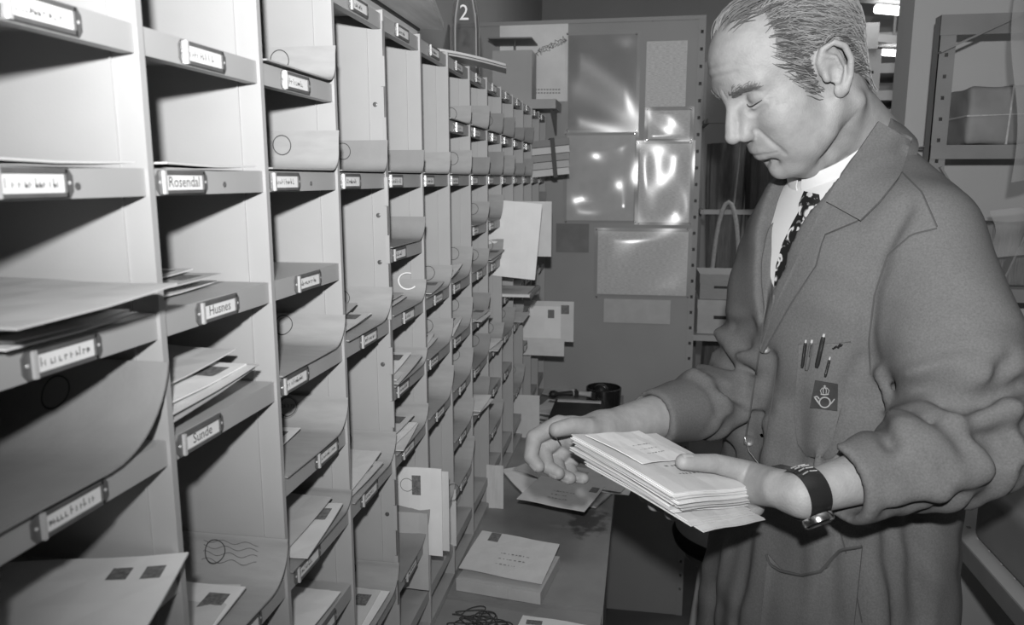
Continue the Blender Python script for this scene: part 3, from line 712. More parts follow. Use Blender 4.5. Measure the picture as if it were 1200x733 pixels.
# ============================================================ right-hand side: rack, parcels, bench
RY = 1.86
rk = thing('steel_rack', (.9, RY+.1, 0), 'open steel rack of perforated uprights against the right wall', 'rack')
def upright_bar(x, y, z0, z1, parent, s_=.034):
    b = MB(); hz = np.arange(z0+.03, z1-.02, .045); hw = .0035
    zz = [z0]+sum([[z-.004, z+.004] for z in hz], [])+[z1]
    b.span((x, y, z0), (x+s_/2-hw, y+.002, z1)); b.span((x+s_/2+hw, y, z0), (x+s_, y+.002, z1))
    for i in range(0, len(zz), 2): b.span((x+s_/2-hw, y, zz[i]), (x+s_/2+hw, y+.002, zz[i+1]))
    b.span((x, y, z0), (x+.002, y+s_, z1))
    return b.build('upright', 'dark_steel', parent)
X0 = float(on(1096, 100, 1, RY)[0]); RZ = float(on(1120, 17, 1, RY)[2]); X1 = X0+.62
upright_bar(X0, RY, 0, RZ, rk); upright_bar(X1, RY, 0, RZ, rk); upright_bar(X1, RY+.2, 0, RZ, rk)
MB().span((X0, RY-.002, RZ-.042), (X1+.034, RY+.002, RZ)).build('top_beam', 'dark_steel', rk)
MB().bar(on(1100, 62, 1, RY-.006), on(1200, 16, 1, RY-.006), .004, .03, (0, 1, 0)).build('brace', 'dark_steel', rk)
MB().bar(on(1100, 196, 1, RY+.002), on(1140, 262, 1, RY+.002), .004, .03, (0, 1, 0)).build('brace', 'dark_steel', rk)
MB().bar(on(1166, 342, 1, RY-.02), on(1206, 258, 1, RY-.02), .004, .03, (0, 1, 0)).build('brace', 'dark_steel', rk)
zsh = []
for (py, nm) in ((170, 1), (338, 2), (470, 3)):
    z = float(on(1140, py, 1, RY)[2]); zsh.append(z)
    MB().span((X0+.002, RY+.002, z-.002), (X1+.03, RY+.2, z)).build('shelf', 'steel_paint', rk)
    MB().span((X0+.002, RY-.004, z-.03), (X1+.03, RY+.002, z)).build('shelf_lip', 'dark_steel', rk)
def parcel(name, px0, px1, pyt, z, Y, d_, m, label, string=True, R=.0, crease=0.):
    a = on(px0, pyt, 1, Y); b_ = on(px1, pyt, 1, Y); h = a[2]-z
    t = thing(name, ((a[0]+b_[0])/2, Y+d_/2, z), label, 'parcel')
    w_ = b_[0]-a[0]; s = SDF(); c3 = np.array([(a[0]+b_[0])/2, Y+d_/2, z+h/2])
    s.rbox(c3, (w_/2, d_/2, h/2), None, .008)
    s.func(lambda P: crease*(np.sin(P[..., 0]*61+P[..., 2]*40)+np.sin(P[..., 1]*53-P[..., 2]*70))-.0+crease*0, c3-.5, c3+.5, .0, 'd')
    s.func(lambda P: P[..., 2]-z, (c3-.5), (c3+.5), 0, 's') if False else None
    V, Q = s.grid(.007); V[:, 2] = np.maximum(V[:, 2], z+.0005); quadmesh('wrapping', V, Q, m, t)
    if string:
        e = .003; x = c3[0]+w_*.12; y0, y1 = Y-e, Y+d_+e; z0, z1 = z+.002, z+h+e
        MB().tube([(x, y0, z0), (x+.004, y0, z1), (x-.003, y1, z1), (x, y1, z0)], .0022, 6, 0, True).build('string', 'rope', t)
        zc = z+h*.5; MB().tube([(c3[0]-w_/2-e, y0, zc), (c3[0]+w_/2+e, y0, zc+.004), (c3[0]+w_/2+e, y1, zc), (c3[0]-w_/2-e, y1, zc)], .0022, 6, 0, True).build('string', 'rope', t)
    return t
parcel('parcel', 1138, 1215, 102, zsh[0]+.001, RY+.02, .15, 'kraft', 'brown paper parcel tied with string on the upper rack shelf', True, crease=.0016)
parcel('parcel', 1150, 1240, 262, zsh[1]+.001, RY+.04, .13, 'cloth_sack', 'dark wrapped parcel on the middle rack shelf behind the clear bag', False, crease=.0015)
# hanging plastic
def film(name, p00, p10, p01, m, label, seed, amp=.008):
    p00, p10, p01 = map(np.array, (p00, p10, p01)); r = np.random.default_rng(seed); ph = r.uniform(0, 6, 4)
    n = unit(np.cross(p10-p00, p01-p00))
    P = np.array([[p00+(p10-p00)*u+(p01-p00)*v+n*amp*(math.sin(9*u+ph[0])+math.sin(7*v+3*u+ph[1])) for v in np.linspace(0, 1, 24)] for u in np.linspace(0, 1, 14)])
    return tag(MB().grid(P, .0008).build(name, m, None, 70), label, 'plastic sheet')
film('plastic_sheet', at(1192, -40, 1.42), at(1262, -40, 1.50), at(1186, 214, 1.42), 'plastic_dark', 'clear plastic sheet hanging at the right edge in front of the rack', 1)
film('plastic_bag', at(1166, 246, 1.66), at(1240, 240, 1.68), at(1168, 302, 1.66), 'plastic_dark', 'crumpled clear plastic bag hanging below the rack shelf', 2)
tag(MB().tube([at(1110, 34, 1.80), at(1140, 39, 1.80), at(1175, 38, 1.78), at(1215, 36, 1.76)], .0028, 6).build('string', 'rope', None, 60), 'pale string stretched across the top of the rack', 'string')
# low bench with perforated edge and a dark crate
BZ = EZ-.70; BX = .638
be = thing('steel_bench', (BX+.25, 1.5, 0), 'low steel bench with perforated edge at the lower right', 'bench')
b = MB(); yh = np.arange(.98, 1.82, .052); hw = .004; xm = BX+.035
b.span((BX+.06, .9, BZ-.004), (BX+.5, 1.85, BZ)); b.span((BX, .9, BZ-.004), (xm-hw, 1.85, BZ)); b.span((xm+hw, .9, BZ-.004), (BX+.06, 1.85, BZ))
yy = [.9]+sum([[y-.005, y+.005] for y in yh], [])+[1.85]
for i in range(0, len(yy), 2): b.span((xm-hw, yy[i], BZ-.004), (xm+hw, yy[i+1], BZ))
b.build('top', 'steel_paint', be)
MB().span((BX, .9, BZ-.04), (BX+.003, 1.85, BZ-.004)).build('edge', 'dark_steel', be)
for y in (.93, 1.80):
    for x in (BX+.03, BX+.46): MB().span((x-.018, y-.018, 0), (x+.018, y+.018, BZ-.004)).build('leg', 'dark_steel', be)
c3 = on(1142, 590, 2, BZ+.10)
cr = thing('dark_box', (c3[0]+.16, c3[1]-.02, BZ), 'dark rounded box standing on the low bench at the right', 'box')
s = SDF(); s.rbox((c3[0]+.17, c3[1]-.06, BZ+.065), (.14, .13, .062), None, .018); V, Q = s.grid(.008); V[:, 2] = np.maximum(V[:, 2], BZ+.0008); quadmesh('body', V, Q, 'dark_steel', cr)
MB().box((c3[0]+.17, c3[1]-.192, BZ+.095), (.24, .004, .008)).build('rim', 'black', cr)
# ============================================================ room beyond the partition
# rack of hanging mail sacks
sr = thing('sack_rack', (.45, 3.3, 0), 'steel frame behind the partition that holds the mail sacks open', 'rack')
SY = 3.15
za = float(on(870, 246, 1, SY)[2]); zb = float(on(870, 160, 1, SY+.15)[2])
x0, x1 = float(on(826, 200, 1, SY)[0]), 1.1
for z in (za, za-.42, zb+.06):
    MB().span((x0, SY-.02, z-.018), (x1, SY+.012, z)).build('rail', 'steel_paint', sr)
for x in (x0, x0+.42, x1):
    MB().span((x-.012, SY+.25, 0), (x+.012, SY+.28, 2.0)).build('post', 'dark_steel', sr)
for z in (za, za-.42, zb+.06):
    for x in (x0, x1): MB().span((x-.01, SY, z-.018), (x+.01, SY+.27, z-.002)).build('arm', 'steel_paint', sr)
for i, (px, lab) in enumerate(((850, 'dark canvas mail sack with rope loop hanging next to the partition'), (898, 'dark canvas mail sack with rope loop hanging behind the tie'), (950, 'dark canvas mail sack hanging hidden behind the chest'))):
    xc = float(on(px, 300, 1, SY)[0])
    t = thing('mail_sack', (xc, SY+.12, 0), lab, 'mail sack', 'mail sacks on the frame')
    U = np.linspace(0, 2*math.pi, 49)[:-1]; Z = np.linspace(za-.75, za+.26, 12)
    P = np.array([[(xc+(.064+.006*math.sin(9*u)+.004*math.sin(17*u+z*4))*math.cos(u)*(1+.1*math.sin(z*5)), SY+.125+(.085+.006*math.sin(9*u+1))*math.sin(u), z) for z in Z] for u in U])
    MB().grid(P, 0, 0, True).build('canvas', 'cloth_sack', t, 60)
    MB().box((xc, SY+.125, za-.755), (.14, .15, .01)).build('bottom', 'cloth_sack', t)
    a = np.linspace(0, math.pi, 15)
    MB().tube([(xc-.052*math.cos(q), SY-.028, za-.33+.36*math.sin(q)) for q in a], .009, 8).build('rope_loop', 'rope', t, 60)
    MB().tube([(xc+.02, SY-.028, za+.02), (xc+.03, SY-.02, za+.16), (xc+.035, SY+.0, za+.30)], .004, 6).build('cord', 'rope', t, 60)
# pale boxes on a low shelf behind the partition
ls_ = thing('low_shelf', (.30, 3.0, 0), 'low steel shelf standing behind the partition edge', 'shelf')
for z in (.55, .98): MB().span((.16, 2.72, z-.02), (.72, 3.02, z)).build('board', 'steel_paint', ls_)
for x in (.17, .70):
    for y in (2.73, 3.0): MB().span((x-.012, y-.012, 0), (x+.012, y+.012, 1.0)).build('post', 'tab', ls_)
def cbox(x0, x1, y0, y1, z0, z1, m, label, lid=True):
    t = thing('cardboard_box', ((x0+x1)/2, (y0+y1)/2, z0), label, 'box')
    MB().span((x0, y0, z0), (x1, y1, z1)).build('body', m, t)
    MB().span((x0-.002, y0-.002, z1-.03), (x1+.002, y1+.002, z1+.002)).build('lid', m, t)
    MB().span(((x0+x1)/2-.03, y0-.003, z0+(z1-z0)*.45), ((x0+x1)/2+.03, y0-.0021, z0+(z1-z0)*.55)).build('slot', 'black', t)
cbox(.20, .37, 2.75, 2.97, .981, 1.10, 'paper_grey', 'pale flat box on the low shelf beside the partition edge')
cbox(.205, .36, 2.76, 2.96, 1.103, 1.19, 'manila', 'upper pale box stacked beside the partition edge')
cbox(.42, .66, 2.75, 2.97, .551, .70, 'paper_grey', 'pale box on the lower board behind the forearm')
# lockers, perforated post and lamps in the far room
pp = thing('perforated_post', on(1020, 130, 1, 3.4)*np.array([1,1,0]), 'grey perforated steel post behind the back of the head', 'post')
xa, xb = float(on(1006, 130, 1, 3.4)[0]), float(on(1028, 130, 1, 3.4)[0]); zt = float(on(1016, 58, 1, 3.4)[2])
b = MB(); hz = np.arange(1.2, zt-.05, .062); xm = xb-.03
zz = [0]+sum([[z-.006, z+.006] for z in hz], [])+[zt]
b.span((xa-.08, 3.4, 0), (xm-.005, 3.403, zt)); b.span((xm+.005, 3.4, 0), (xb, 3.403, zt))
for i in range(0, len(zz), 2): b.span((xm-.005, 3.4, zz[i]), (xm+.005, 3.403, zz[i+1]))
b.build('plate', 'steel_paint', pp); MB().span((xm-.006, 3.404, 0), (xm+.006, 3.406, zt)).build('backing_strip', 'black', pp)
MB().span((xa-.08, 3.385, zt-.0), (xb-.02, 3.40, zt+.10)).build('head_plate', 'wall', pp)
br = thing('back_rack', (1.1, 4.0, 0), 'far steel rack with deep shelves seen behind the neck', 'rack')
for py in (38, 74, 106, 128, 158):
    z = float(on(1036, py, 1, 4.0)[2]); MB().span((.75, 4.0, z-.045), (1.75, 4.4, z)).build('shelf', 'steel_paint', br)
for x in (.76, 1.70):
    for y in (4.02, 4.36): MB().span((x-.015, y-.015, 0), (x+.015, y+.015, 2.5)).build('post', 'dark_steel', br)
for x, z, m in ((1.25, 0, 'dark_steel'), (1.42, 1, 'kraft'), (1.33, 2, 'dark_steel')): pass
for i, (px, py, d_) in enumerate(((1046, 12, 2.9), (1046, 62, 3.25))):
    p = at(px, py, d_)
    t = thing('fluorescent_lamp', p, ['nearer glowing fluorescent lamp at the top behind the head', 'farther small glowing fluorescent lamp behind the head'][i], 'lamp', 'fluorescent lamps')
    L_ = .15 if i == 0 else .10; dv = unit((1, .55, 0)); nv = np.array([-dv[1], dv[0], 0])
    MB().tube([p-dv*L_/2, p+dv*L_/2], .017 if i == 0 else .014, 12).build('tube', 'lamp', t, 60)
    MB().box(p+np.array([0, 0, .045]), (L_+.30, .10, .03), [dv, nv, [0, 0, 1]]).build('housing', 'ceiling', t)
    MB().tube([p+np.array([0, 0, .06]), np.array([p[0], p[1], 2.75])], .006, 6).build('rod', 'dark_steel', t)
# stool beside the desk
c3 = on(862, 640, 2, .60)
stl = thing('stool', (c3[0], c3[1], 0), 'black padded stool with pale metal rim standing beside the desk', 'stool')
SZ = .60
MB().lathe([(.02, 0), (.135, 0), (.155, .012), (.16, .03), (.152, .05), (.12, .06), (.0, .064)], (c3[0], c3[1], SZ), 40).build('seat', 'black', stl, 50)
MB().lathe([(.10, -.024), (.128, -.024), (.128, -.001), (.10, -.001)], (c3[0], c3[1], SZ), 40).build('rim', 'tab', stl, 40)
for q in range(4):
    a = q*math.pi/2+.5; MB().tube([(c3[0]+.09*math.cos(a), c3[1]+.09*math.sin(a), SZ-.01), (c3[0]+.17*math.cos(a), c3[1]+.17*math.sin(a), .0)], .011, 10).build('leg', 'steel_paint', stl, 60)
MB().tube([(c3[0]+.14*math.cos(a), c3[1]+.14*math.sin(a), .22) for a in np.linspace(0, 2*math.pi, 33)[:-1]], .008, 8, 0, True).build('foot_ring', 'steel_paint', stl, 60)
# ============================================================ the postal clerk
mat('skin', .29, .55, .12, 70, .28, 420, spec=.35, detail=5)
mat('scalp', .17, .7, .3, 160, .6, 600, stretch=(1, 1, 1))
mat('hair_dark', .13, .5, .25, 60, spec=.4)
mat('hair_light', .36, .45, .2, 60, spec=.5)
mat('coat', .130, .85, .16, 420, .30, 1400, spec=.15)
mat('coat_seam', .08, .85, .07, 16, .2, 1400, spec=.15)
mat('shirt', .66, .8, .03, 20, .1, 1200)
mat('trousers', .05, .9, .1, 30, .2, 900)
mat('shoe', .02, .3, .2, 30, spec=.5)
mat('badge', .035, .8, .2, 90, .2, 1500)
mat('thread', .33, .7, .1, 200)
mat('button', .10, .35, .1, 60)
mat('nail', .38, .3, .03, 40)
mat('lash', .03, .6, 0)
UP = np.array([0, 0, 1.])
AZ = math.radians(208)                                     # the way the body faces
Fd = np.array([math.cos(AZ), math.sin(AZ), 0]); Ld = np.array([-math.sin(AZ), math.cos(AZ), 0])
NK = at(1000, 185, 1.11)                                   # middle of the neck base
HP = EYE+np.array([.2002, 1.1334, .1317])                  # middle between the ears
def head_frame(az, pi_, ro):
    f = np.array([math.cos(az)*math.cos(pi_), math.sin(az)*math.cos(pi_), -math.sin(pi_)]); l = np.array([-math.sin(az), math.cos(az), 0]); u = np.cross(f, l)
    l2 = l*math.cos(ro)+u*math.sin(ro); return np.stack([f, l2, np.cross(f, l2)])
HF = head_frame(math.radians(201.08), math.radians(32.7), math.radians(-1.4))
def hd(x, y, z): return HP+np.array([x, y, z]) @ HF         # head-local to world
def hds(*pts): return np.array([hd(*p) for p in pts])
SL = NK+.135*Ld-.110*UP; SR = NK-.105*Ld-.100*UP+.005*Fd
EL = at(1146, 520, .905); WL = at(940, 580, .835)
ER = at(872, 462, 1.225); WR = at(706, 506, 1.035)

man = thing('person', (NK[0], NK[1], 0), 'standing man in work coat, shirt and patterned tie looking down at letters in hand', 'person')
# ---- bundle frame: the letters in the left hand
bA, bB = at(668, 508, .92), at(787, 577, .80)
eA = unit(bA-bB); eC = at(892, 572, .90)-bB; eC = unit(eC-eA*(eC@eA)); bN = unit(np.cross(eC, eA))
if bN[2] < 0: bN = -bN
def bp(s_, t, n=0.): return bB+eA*s_+eC*t+bN*n             # s along B-A, t along B-C

S = SDF()
# skull and face
S.ball(hd(-.008, 0, .045), (.098, .0745, .083), .01, R=HF)
S.ball(hd(.036, 0, .058), (.060, .060, .060), .03, R=HF)
S.ball(hd(.038, 0, -.018), (.052, .055, .072), .03, R=HF)
S.ball(hd(.045, 0, -.062), (.040, .043, .036), .025, R=HF)
S.chain(hds((.058, -.010, -.089), (.074, 0, -.090), (.058, .010, -.089)), .0155, .014)
for y in (1, -1):
    S.chain(hds((.000, .056*y, -.040), (.020, .050*y, -.066), (.060, .020*y, -.090)), (.014, .014, .012), .024)
    S.ball(hd(.056, .043*y, -.014), (.024, .018, .018), .030, R=HF)
    S.ball(hd(.048, .036*y, -.045), (.026, .020, .030), .030, R=HF)
    S.chain(hds((.091, .007*y, .039), (.087, .025*y, .044), (.073, .045*y, .039)), (.0065, .0075, .006), .016)
# eye sockets, lids and the soft bags below
CREASE = []
def skin_crease(pts, r, k, off=0., op='s'): CREASE.append((pts, r, k, off, op))
for y in (1, -1):
    S.ball(hd(.097, .033*y, .0225), (.0165, .019, .0125), .014, 's', R=HF)
    S.ball(hd(.0735, .0325*y, .0215), (.0135, .0165, .0125), .004, R=HF)
    S.chain(hds((.0835, .018*y, .0135), (.0865, .031*y, .0105), (.0775, .046*y, .0135)), (.0022, .0030, .0020), .004)
    skin_crease([(.0860, .019*y, .0150), (.0885, .031*y, .0132), (.0800, .0465*y, .0160)], .0012, .0015)
    skin_crease([(.0850, .018*y, .0280), (.0865, .031*y, .0310), (.0770, .047*y, .0270)], .0013, .004)
    skin_crease([(.0870, .018*y, .0050), (.0845, .032*y, .0010), (.0760, .045*y, .0040)], .0011, .006)
    skin_crease([(.076, .052*y, .018), (.066, .060*y, .022)], .0006, .002)
    skin_crease([(.076, .052*y, .013), (.066, .060*y, .011)], .0006, .002)
# nose
S.chain(hds((.089, 0, .034), (.098, 0, .020), (.110, 0, .000), (.1165, 0, -.0125)), (.0080, .0072, .0082, .0088), .010)
S.ball(hd(.1150, 0, -.0165), (.0098, .0100, .0088), .005, R=HF)
for y in (1, -1):
    S.ball(hd(.1025, .0115*y, -.0215), (.0112, .0072, .0082), .005, R=HF)
    S.chain(hds((.090, .014*y, .006), (.099, .012*y, -.012)), .007, .012)
    S.chain(hds((.109, .0070*y, -.0280), (.099, .0105*y, -.0275)), .0034, .0025, 's')
    skin_crease([(.100, .0185*y, -.0120), (.0945, .0215*y, -.0220), (.0960, .0175*y, -.0300)], .0012, .003)
# mouth
S.ball(hd(.074, 0, -.046), (.0235, .030, .026), .016, R=HF)
S.chain(hds((.0800, -.026, -.0530), (.0930, -.010, -.0490), (.0955, 0, -.0485), (.0930, .010, -.0490), (.0800, .026, -.0530)), (.003, .0045, .0048, .0045, .003), .006)
S.chain(hds((.0800, -.022, -.0575), (.0905, -.008, -.0595), (.0925, 0, -.0600), (.0905, .008, -.0595), (.0800, .022, -.0575)), (.003, .0052, .0058, .0052, .003), .006)
skin_crease([(.0800, -.029, -.0565), (.0950, -.011, -.0540), (.1010, 0, -.0542), (.0950, .011, -.0540), (.0800, .029, -.0565)], .0013, .0022)
S.chain(hds((.083, -.012, -.0715), (.0885, 0, -.0725), (.083, .012, -.0715)), .003, .014, 's')
for y in (1, -1):                                          # cheek folds
    skin_crease([(.0945, .0225*y, -.0200), (.0880, .0300*y, -.0340), (.0790, .0350*y, -.0520), (.074, .0345*y, -.062)], .0013, .0055)
    skin_crease([(.068, .052*y, .004), (.054, .058*y, -.002)], .0005, .003)
for z in (.066, .078): skin_crease([(.085, -.035, z-.004), (.097, -.012, z), (.097, .012, z), (.085, .035, z-.004)], .0005, .005)
skin_crease([(.099, .006, .036), (.098, .0055, .046)], .0007, .003); skin_crease([(.099, -.006, .036), (.098, -.0055, .046)], .0007, .003)
# ears
for y in (1, -1):
    rim = [(.010, .070, .010), (.010, .075, .026), (.002, .081, .0385), (-.012, .086, .0395), (-.022, .088, .028), (-.0235, .087, .010), (-.017, .083, -.008), (-.006, .078, -.022)]
    S.chain(hds(*[(a-.004, b*y, c-.004) for a, b, c in rim]), (.003, .0036, .0038, .0038, .0040, .0040, .0040, .0046), .003)
    S.ball(hd(-.009, .0765*y, .010), (.0165, .0045, .0260), .006, R=HF)
    S.ball(hd(-.0045, .0745*y, -.0245), (.0085, .0050, .0095), .006, R=HF)
    S.chain(hds((-.002, .080*y, .026), (-.0125, .083*y, .017), (-.0135, .082*y, .000), (-.005, .079*y, -.012)), .0024, .004)
    S.ball(hd(-.003, .0845*y, .0015), (.0078, .0075, .0105), .004, 's', R=HF)
    S.ball(hd(.0065, .0755*y, -.0005), (.0040, .0045, .0060), .004, R=HF)
# neck down to the yoke, both arms
S.chain([hd(-.030, 0, -.02), hd(-.030, 0, -.06), NK-.015*Fd+.02*UP, NK-.02*Fd-.06*UP], (.054, .051, .053, .07), .025)
S.chain([hd(.010, .042, -.055), hd(-.03, .052, -.055)+.0*UP, NK+.055*Fd+.02*Ld], (.010, .012, .010), .02)
S.ball(hd(.035, 0, -.112), (.016, .012, .014), .03, R=HF)
S.chain([SR, NK-.06*UP-.01*Fd, SL], (.050, .06, .050), .03)
S.chain([SL, EL, EL+(WL-EL)*.25, WL], (.048, .036, .037, .0225), .02)
S.chain([SR, ER, ER+(WR-ER)*.3, WR], (.048, .040, .040, .0255), .02)
Vp, Qp = S.grid(.0030); PB = BVHTree.FromPolygons([tuple(v) for v in Vp], [tuple(map(int, q)) for q in Qp])
for pts, r, k, off, op in CREASE:
    a = hds(*pts); n_ = max(6, 5*len(a)); s_ = np.linspace(0, len(a)-1, n_); P = []
    for q in s_:
        i = min(int(q), len(a)-2); h = PB.find_nearest(Vector(a[i]+(a[i+1]-a[i])*(q-i))); P.append(np.array(h[0])+np.array(h[1])*(off+r*.25))
    w_ = np.sin(np.linspace(.12, .88, n_)*math.pi)**.5; S.chain(P, r*w_, k, op)
# ---- right hand: half closed, palm towards the camera, thumb on top
def finger(pts, r, k=.006): S.chain(pts, r, k)
RI = [at(668, 500, 1.030), at(655, 497, 1.026), at(626, 513, 1.012), at(622, 536, .998), at(631, 547, .990)]
RM = [at(672, 512, 1.040), at(660, 508, 1.038), at(637, 528, 1.024), at(642, 548, 1.006), at(654, 555, .996)]
RR = [at(678, 524, 1.048), at(668, 520, 1.046), at(651, 540, 1.034), at(657, 556, 1.014), at(668, 561, 1.004)]
RP = [at(686, 534, 1.054), at(678, 530, 1.052), at(667, 547, 1.040), at(673, 559, 1.022), at(684, 561, 1.012)]
RT = [at(704, 505, 1.020), at(688, 502, .998), at(669, 500, .984), at(652, 504, .976)]
S.chain([WR, at(686, 512, 1.035), at(672, 512, 1.035)], (.026, .024, .020), .014)
S.chain([at(672, 500, 1.028), at(690, 534, 1.052)], (.0135, .012), .014)
S.chain([at(700, 506, 1.03), at(694, 530, 1.048)], (.019, .014), .014)
for q, r in ((RI, (.0125, .0120, .0108, .0096, .0084)), (RM, (.0125, .0120, .0108, .0096, .0086)), (RR, (.0120, .0115, .0103, .0092, .0082)), (RP, (.0110, .0102, .0092, .0082, .0074))): finger(q, r)
finger(RT, (.0165, .0140, .0115, .0098), .010)
# ---- left hand: thumb flat on the letters, fingers under them
TH = .0015
LT = [at(914, 569, .857), bp(.015, .164, .010), bp(.035, .119, .0135), bp(.047, .074, .0110)]
S.chain([WL, at(912, 574, .855), bp(.018, .178, -.012)], (.0225, .0185, .0165), .014)
S.chain([bp(.005, .178, -.030), bp(.075, .185, -.026)], (.013, .013), .014)
S.chain([at(922, 578, .85), bp(.060, .188, -.022)], (.0160, .0150), .012)
finger(LT, (.0160, .0135, .0115, .0092), .010)
LF = []
for i, (s0, ln, r) in enumerate(((.088, .9, .0095), (.066, 1., .0100), (.043, .95, .0098), (.020, .78, .0086))):
    q = [bp(s0*.9, .182, -.032), bp(s0, .152, -.049), bp(s0+.002, .152-.045*ln, -.054), bp(s0+.004, .152-.075*ln, -.053)]
    LF.append(q); finger(q, (r*1.25, r*1.15, r*1.03, r*.85))
V, Q = S.grid(.00175)
V = relax(V, Q, 1, .4)
Vl = (V-HP) @ HF.T
def earzone(p): return (p[..., 0] > -.034) & (p[..., 0] < .0135) & (p[..., 2] < .037) & (abs(p[..., 1]) > .060)
def hairy(p):
    x, y, z = p[:, 0], abs(p[:, 1]), p[:, 2]
    front = np.interp(z, [-.01, .01, .035, .06, .085, .11], [.022, .030, .040, .048, .036, .030])-.5*np.clip(.055-y, 0, .055)*(z > .07)
    nape = z < np.interp(x, [-.11, -.06, -.034, .0, .016], [-.040, -.036, -.010, .035, -.006])
    return (x < front) & ~earzone(p) & ~nape & (z > -.05) & (x > -.13) & (np.linalg.norm(p-np.array([0, 0, .045]), axis=1) < .13)
HM = hairy(Vl)
body = quadmesh('body', V, Q, ['skin', 'scalp'], man, HM[Q].all(1).astype(int))
BODY = BVHTree.FromPolygons([tuple(v) for v in V], [tuple(map(int, q)) for q in Q])
# nails, eyelashes
def nail(pts, nrm, w_, l_):
    p0, p1 = np.array(pts[-2]), np.array(pts[-1]); d = unit(p1-p0); n = np.array(nrm, float); n = unit(n-d*(n@d)); s_ = np.cross(d, n)
    P = np.array([[p1+d*(u*l_)+s_*(v*w_)+n*.0 for v in np.linspace(-.5, .5, 5)] for u in np.linspace(-.75, .35, 5)])
    G = np.zeros_like(P)
    for i in range(5):
        for j in range(5):
            h = BODY.ray_cast(Vector(P[i, j]+n*.03), Vector(-n), .05)
            if h[0] is None: return
            G[i, j] = np.array(h[0])+n*.0006
    MB().grid(G, .0).build('fingernail', 'nail', body, 60)
nail(LT, bN, .0105, .012)
for q, w_ in ((RI, .010), (RM, .010), (RR, .0095), (RP, .008)): nail(q, np.array(q[-2])-np.array(q[-4])+.0*UP, w_, .010)
for y in (1, -1):
    pts = []
    for t in np.linspace(0, 1, 9):
        a = hds((.0860, .019*y, .0150), (.0885, .031*y, .0135), (.0800, .0465*y, .0160)); p = (1-t)**2*a[0]+2*t*(1-t)*(2*a[1]-.5*a[0]-.5*a[2])+t*t*a[2]
        h = BODY.find_nearest(Vector(p)); pts.append(np.array(h[0])+np.array(h[1])*.0004)
    MB().tube(pts, (.0004, .0007, .0009, .001, .001, .001, .001, .0009, .0005), 5).build('eyelashes', 'lash', body, 60)
# wedding ring on the right hand
a, b_ = RM[1], RM[2]; c3 = a+(b_-a)*.45; d = unit(b_-a); e1 = unit(np.cross(d, UP)); e2 = np.cross(d, e1)
MB().tube([c3+e1*math.cos(q)*.0122+e2*math.sin(q)*.0122 for q in np.linspace(0, 2*math.pi, 29)[:-1]], .0014, 6, 0, True).build('ring', 'chrome', body, 60)

# ---- hair: combed strands growing over the scalp
def strands(name, seeds, flow, length, m, parent, lift=.004, r=.0006, nseg=6, jit=.25, seed=1):
    rg = np.random.default_rng(seed); b = MB()
    for p in seeds:
        h = BODY.find_nearest(Vector(p))
        q = np.array(h[0]); n = np.array(h[1]); pts = []; ln = length*(.6+.7*rg.random()); ph = rg.random(3)*6; lf_ = lift*(.4+.9*rg.random())
        d0 = flow(((q-HP) @ HF.T))+rg.normal(0, jit, 3)
        for i in range(nseg):
            t = i/(nseg-1); pts.append(q+n*(lf_*math.sin(min(1, t*1.4)*math.pi*.62)+.0004))
            dw = (d0+.25*np.sin(ph+t*4)) @ HF; dw = dw-n*(dw@n); dw = dw/(np.linalg.norm(dw)+1e-9)
            if earzone((q+dw*ln/(nseg-1)-HP) @ HF.T): break
            hh = BODY.find_nearest(Vector(q+dw*ln/(nseg-1)))
            q = np.array(hh[0]); n = np.array(hh[1])
        if len(pts) > 2: b.tube(pts, r*(.35+.65*np.sin(np.linspace(.12, .9, len(pts))*math.pi)), 3)
    return tag(b.build(name, m, parent, 70), kind='stuff')
cand = V[HM]; lo_ = Vl-np.array([.010, 0, -.004]); edge_ = V[hairy(lo_) & ~HM & ~earzone(Vl) & (Vl[:, 0] > -.02)]
cand = np.concatenate([cand, edge_[np.random.default_rng(3).random(len(edge_)) < .35]])
hair = thing('hair', HP, None, None); adopt(hair, man)
def flow(p):
    x, y, z = p
    s_ = np.sign(y) if abs(y) > .01 else 0
    return np.array([-1., .25*s_*(z > .06), -.25-.9*(x < -.05)-.45*(abs(y) > .06)])
pick = lambda n, sd: cand[np.random.default_rng(sd).integers(0, len(cand), n)]
strands('dark_strands', pick(4600, 1), flow, .028, 'hair_dark', hair, .0050, .00065, 5, .20, 1)
strands('grey_strands', pick(4200, 2), flow, .032, 'hair_light', hair, .0070, .00045, 5, .22, 2)
# thin forelock over the bald crown
top = V[(Vl[:, 2] > .108) & (Vl[:, 0] < .036) & (abs(Vl[:, 1]) < .05)]
strands('forelock', top[np.random.default_rng(5).integers(0, len(top), 170)], lambda p: np.array([-1., .15, 0]), .06, 'hair_dark', hair, .008, .0007, 7, .25, 5)
wisp = V[(Vl[:, 2] > .088) & (Vl[:, 0] > .045) & (Vl[:, 0] < .068) & (abs(Vl[:, 1]) < .03)]
strands('forelock', wisp[np.random.default_rng(6).integers(0, len(wisp), 70)], lambda p: np.array([-.9, .5, 0]), .05, 'hair_dark', hair, .007, .0006, 7, .2, 6)
for y in (1, -1):
    br_ = np.array([hd(*((1-t)*np.array((.094, .010*y, .0385))+t*np.array((.078, .047*y, .0370))+np.array((.004*math.sin(t*3), 0, .005*math.sin(t*3.1)+.0017*r)))) for t, r in zip(np.linspace(0, 1, 150), np.random.default_rng(8).normal(0, 1, 150))])
    strands('eyebrow', br_, lambda p, y=y: np.array([-.5, 1.0*y, .25]), .009, 'hair_dark', hair, .0016, .00045, 4, .3, 9)

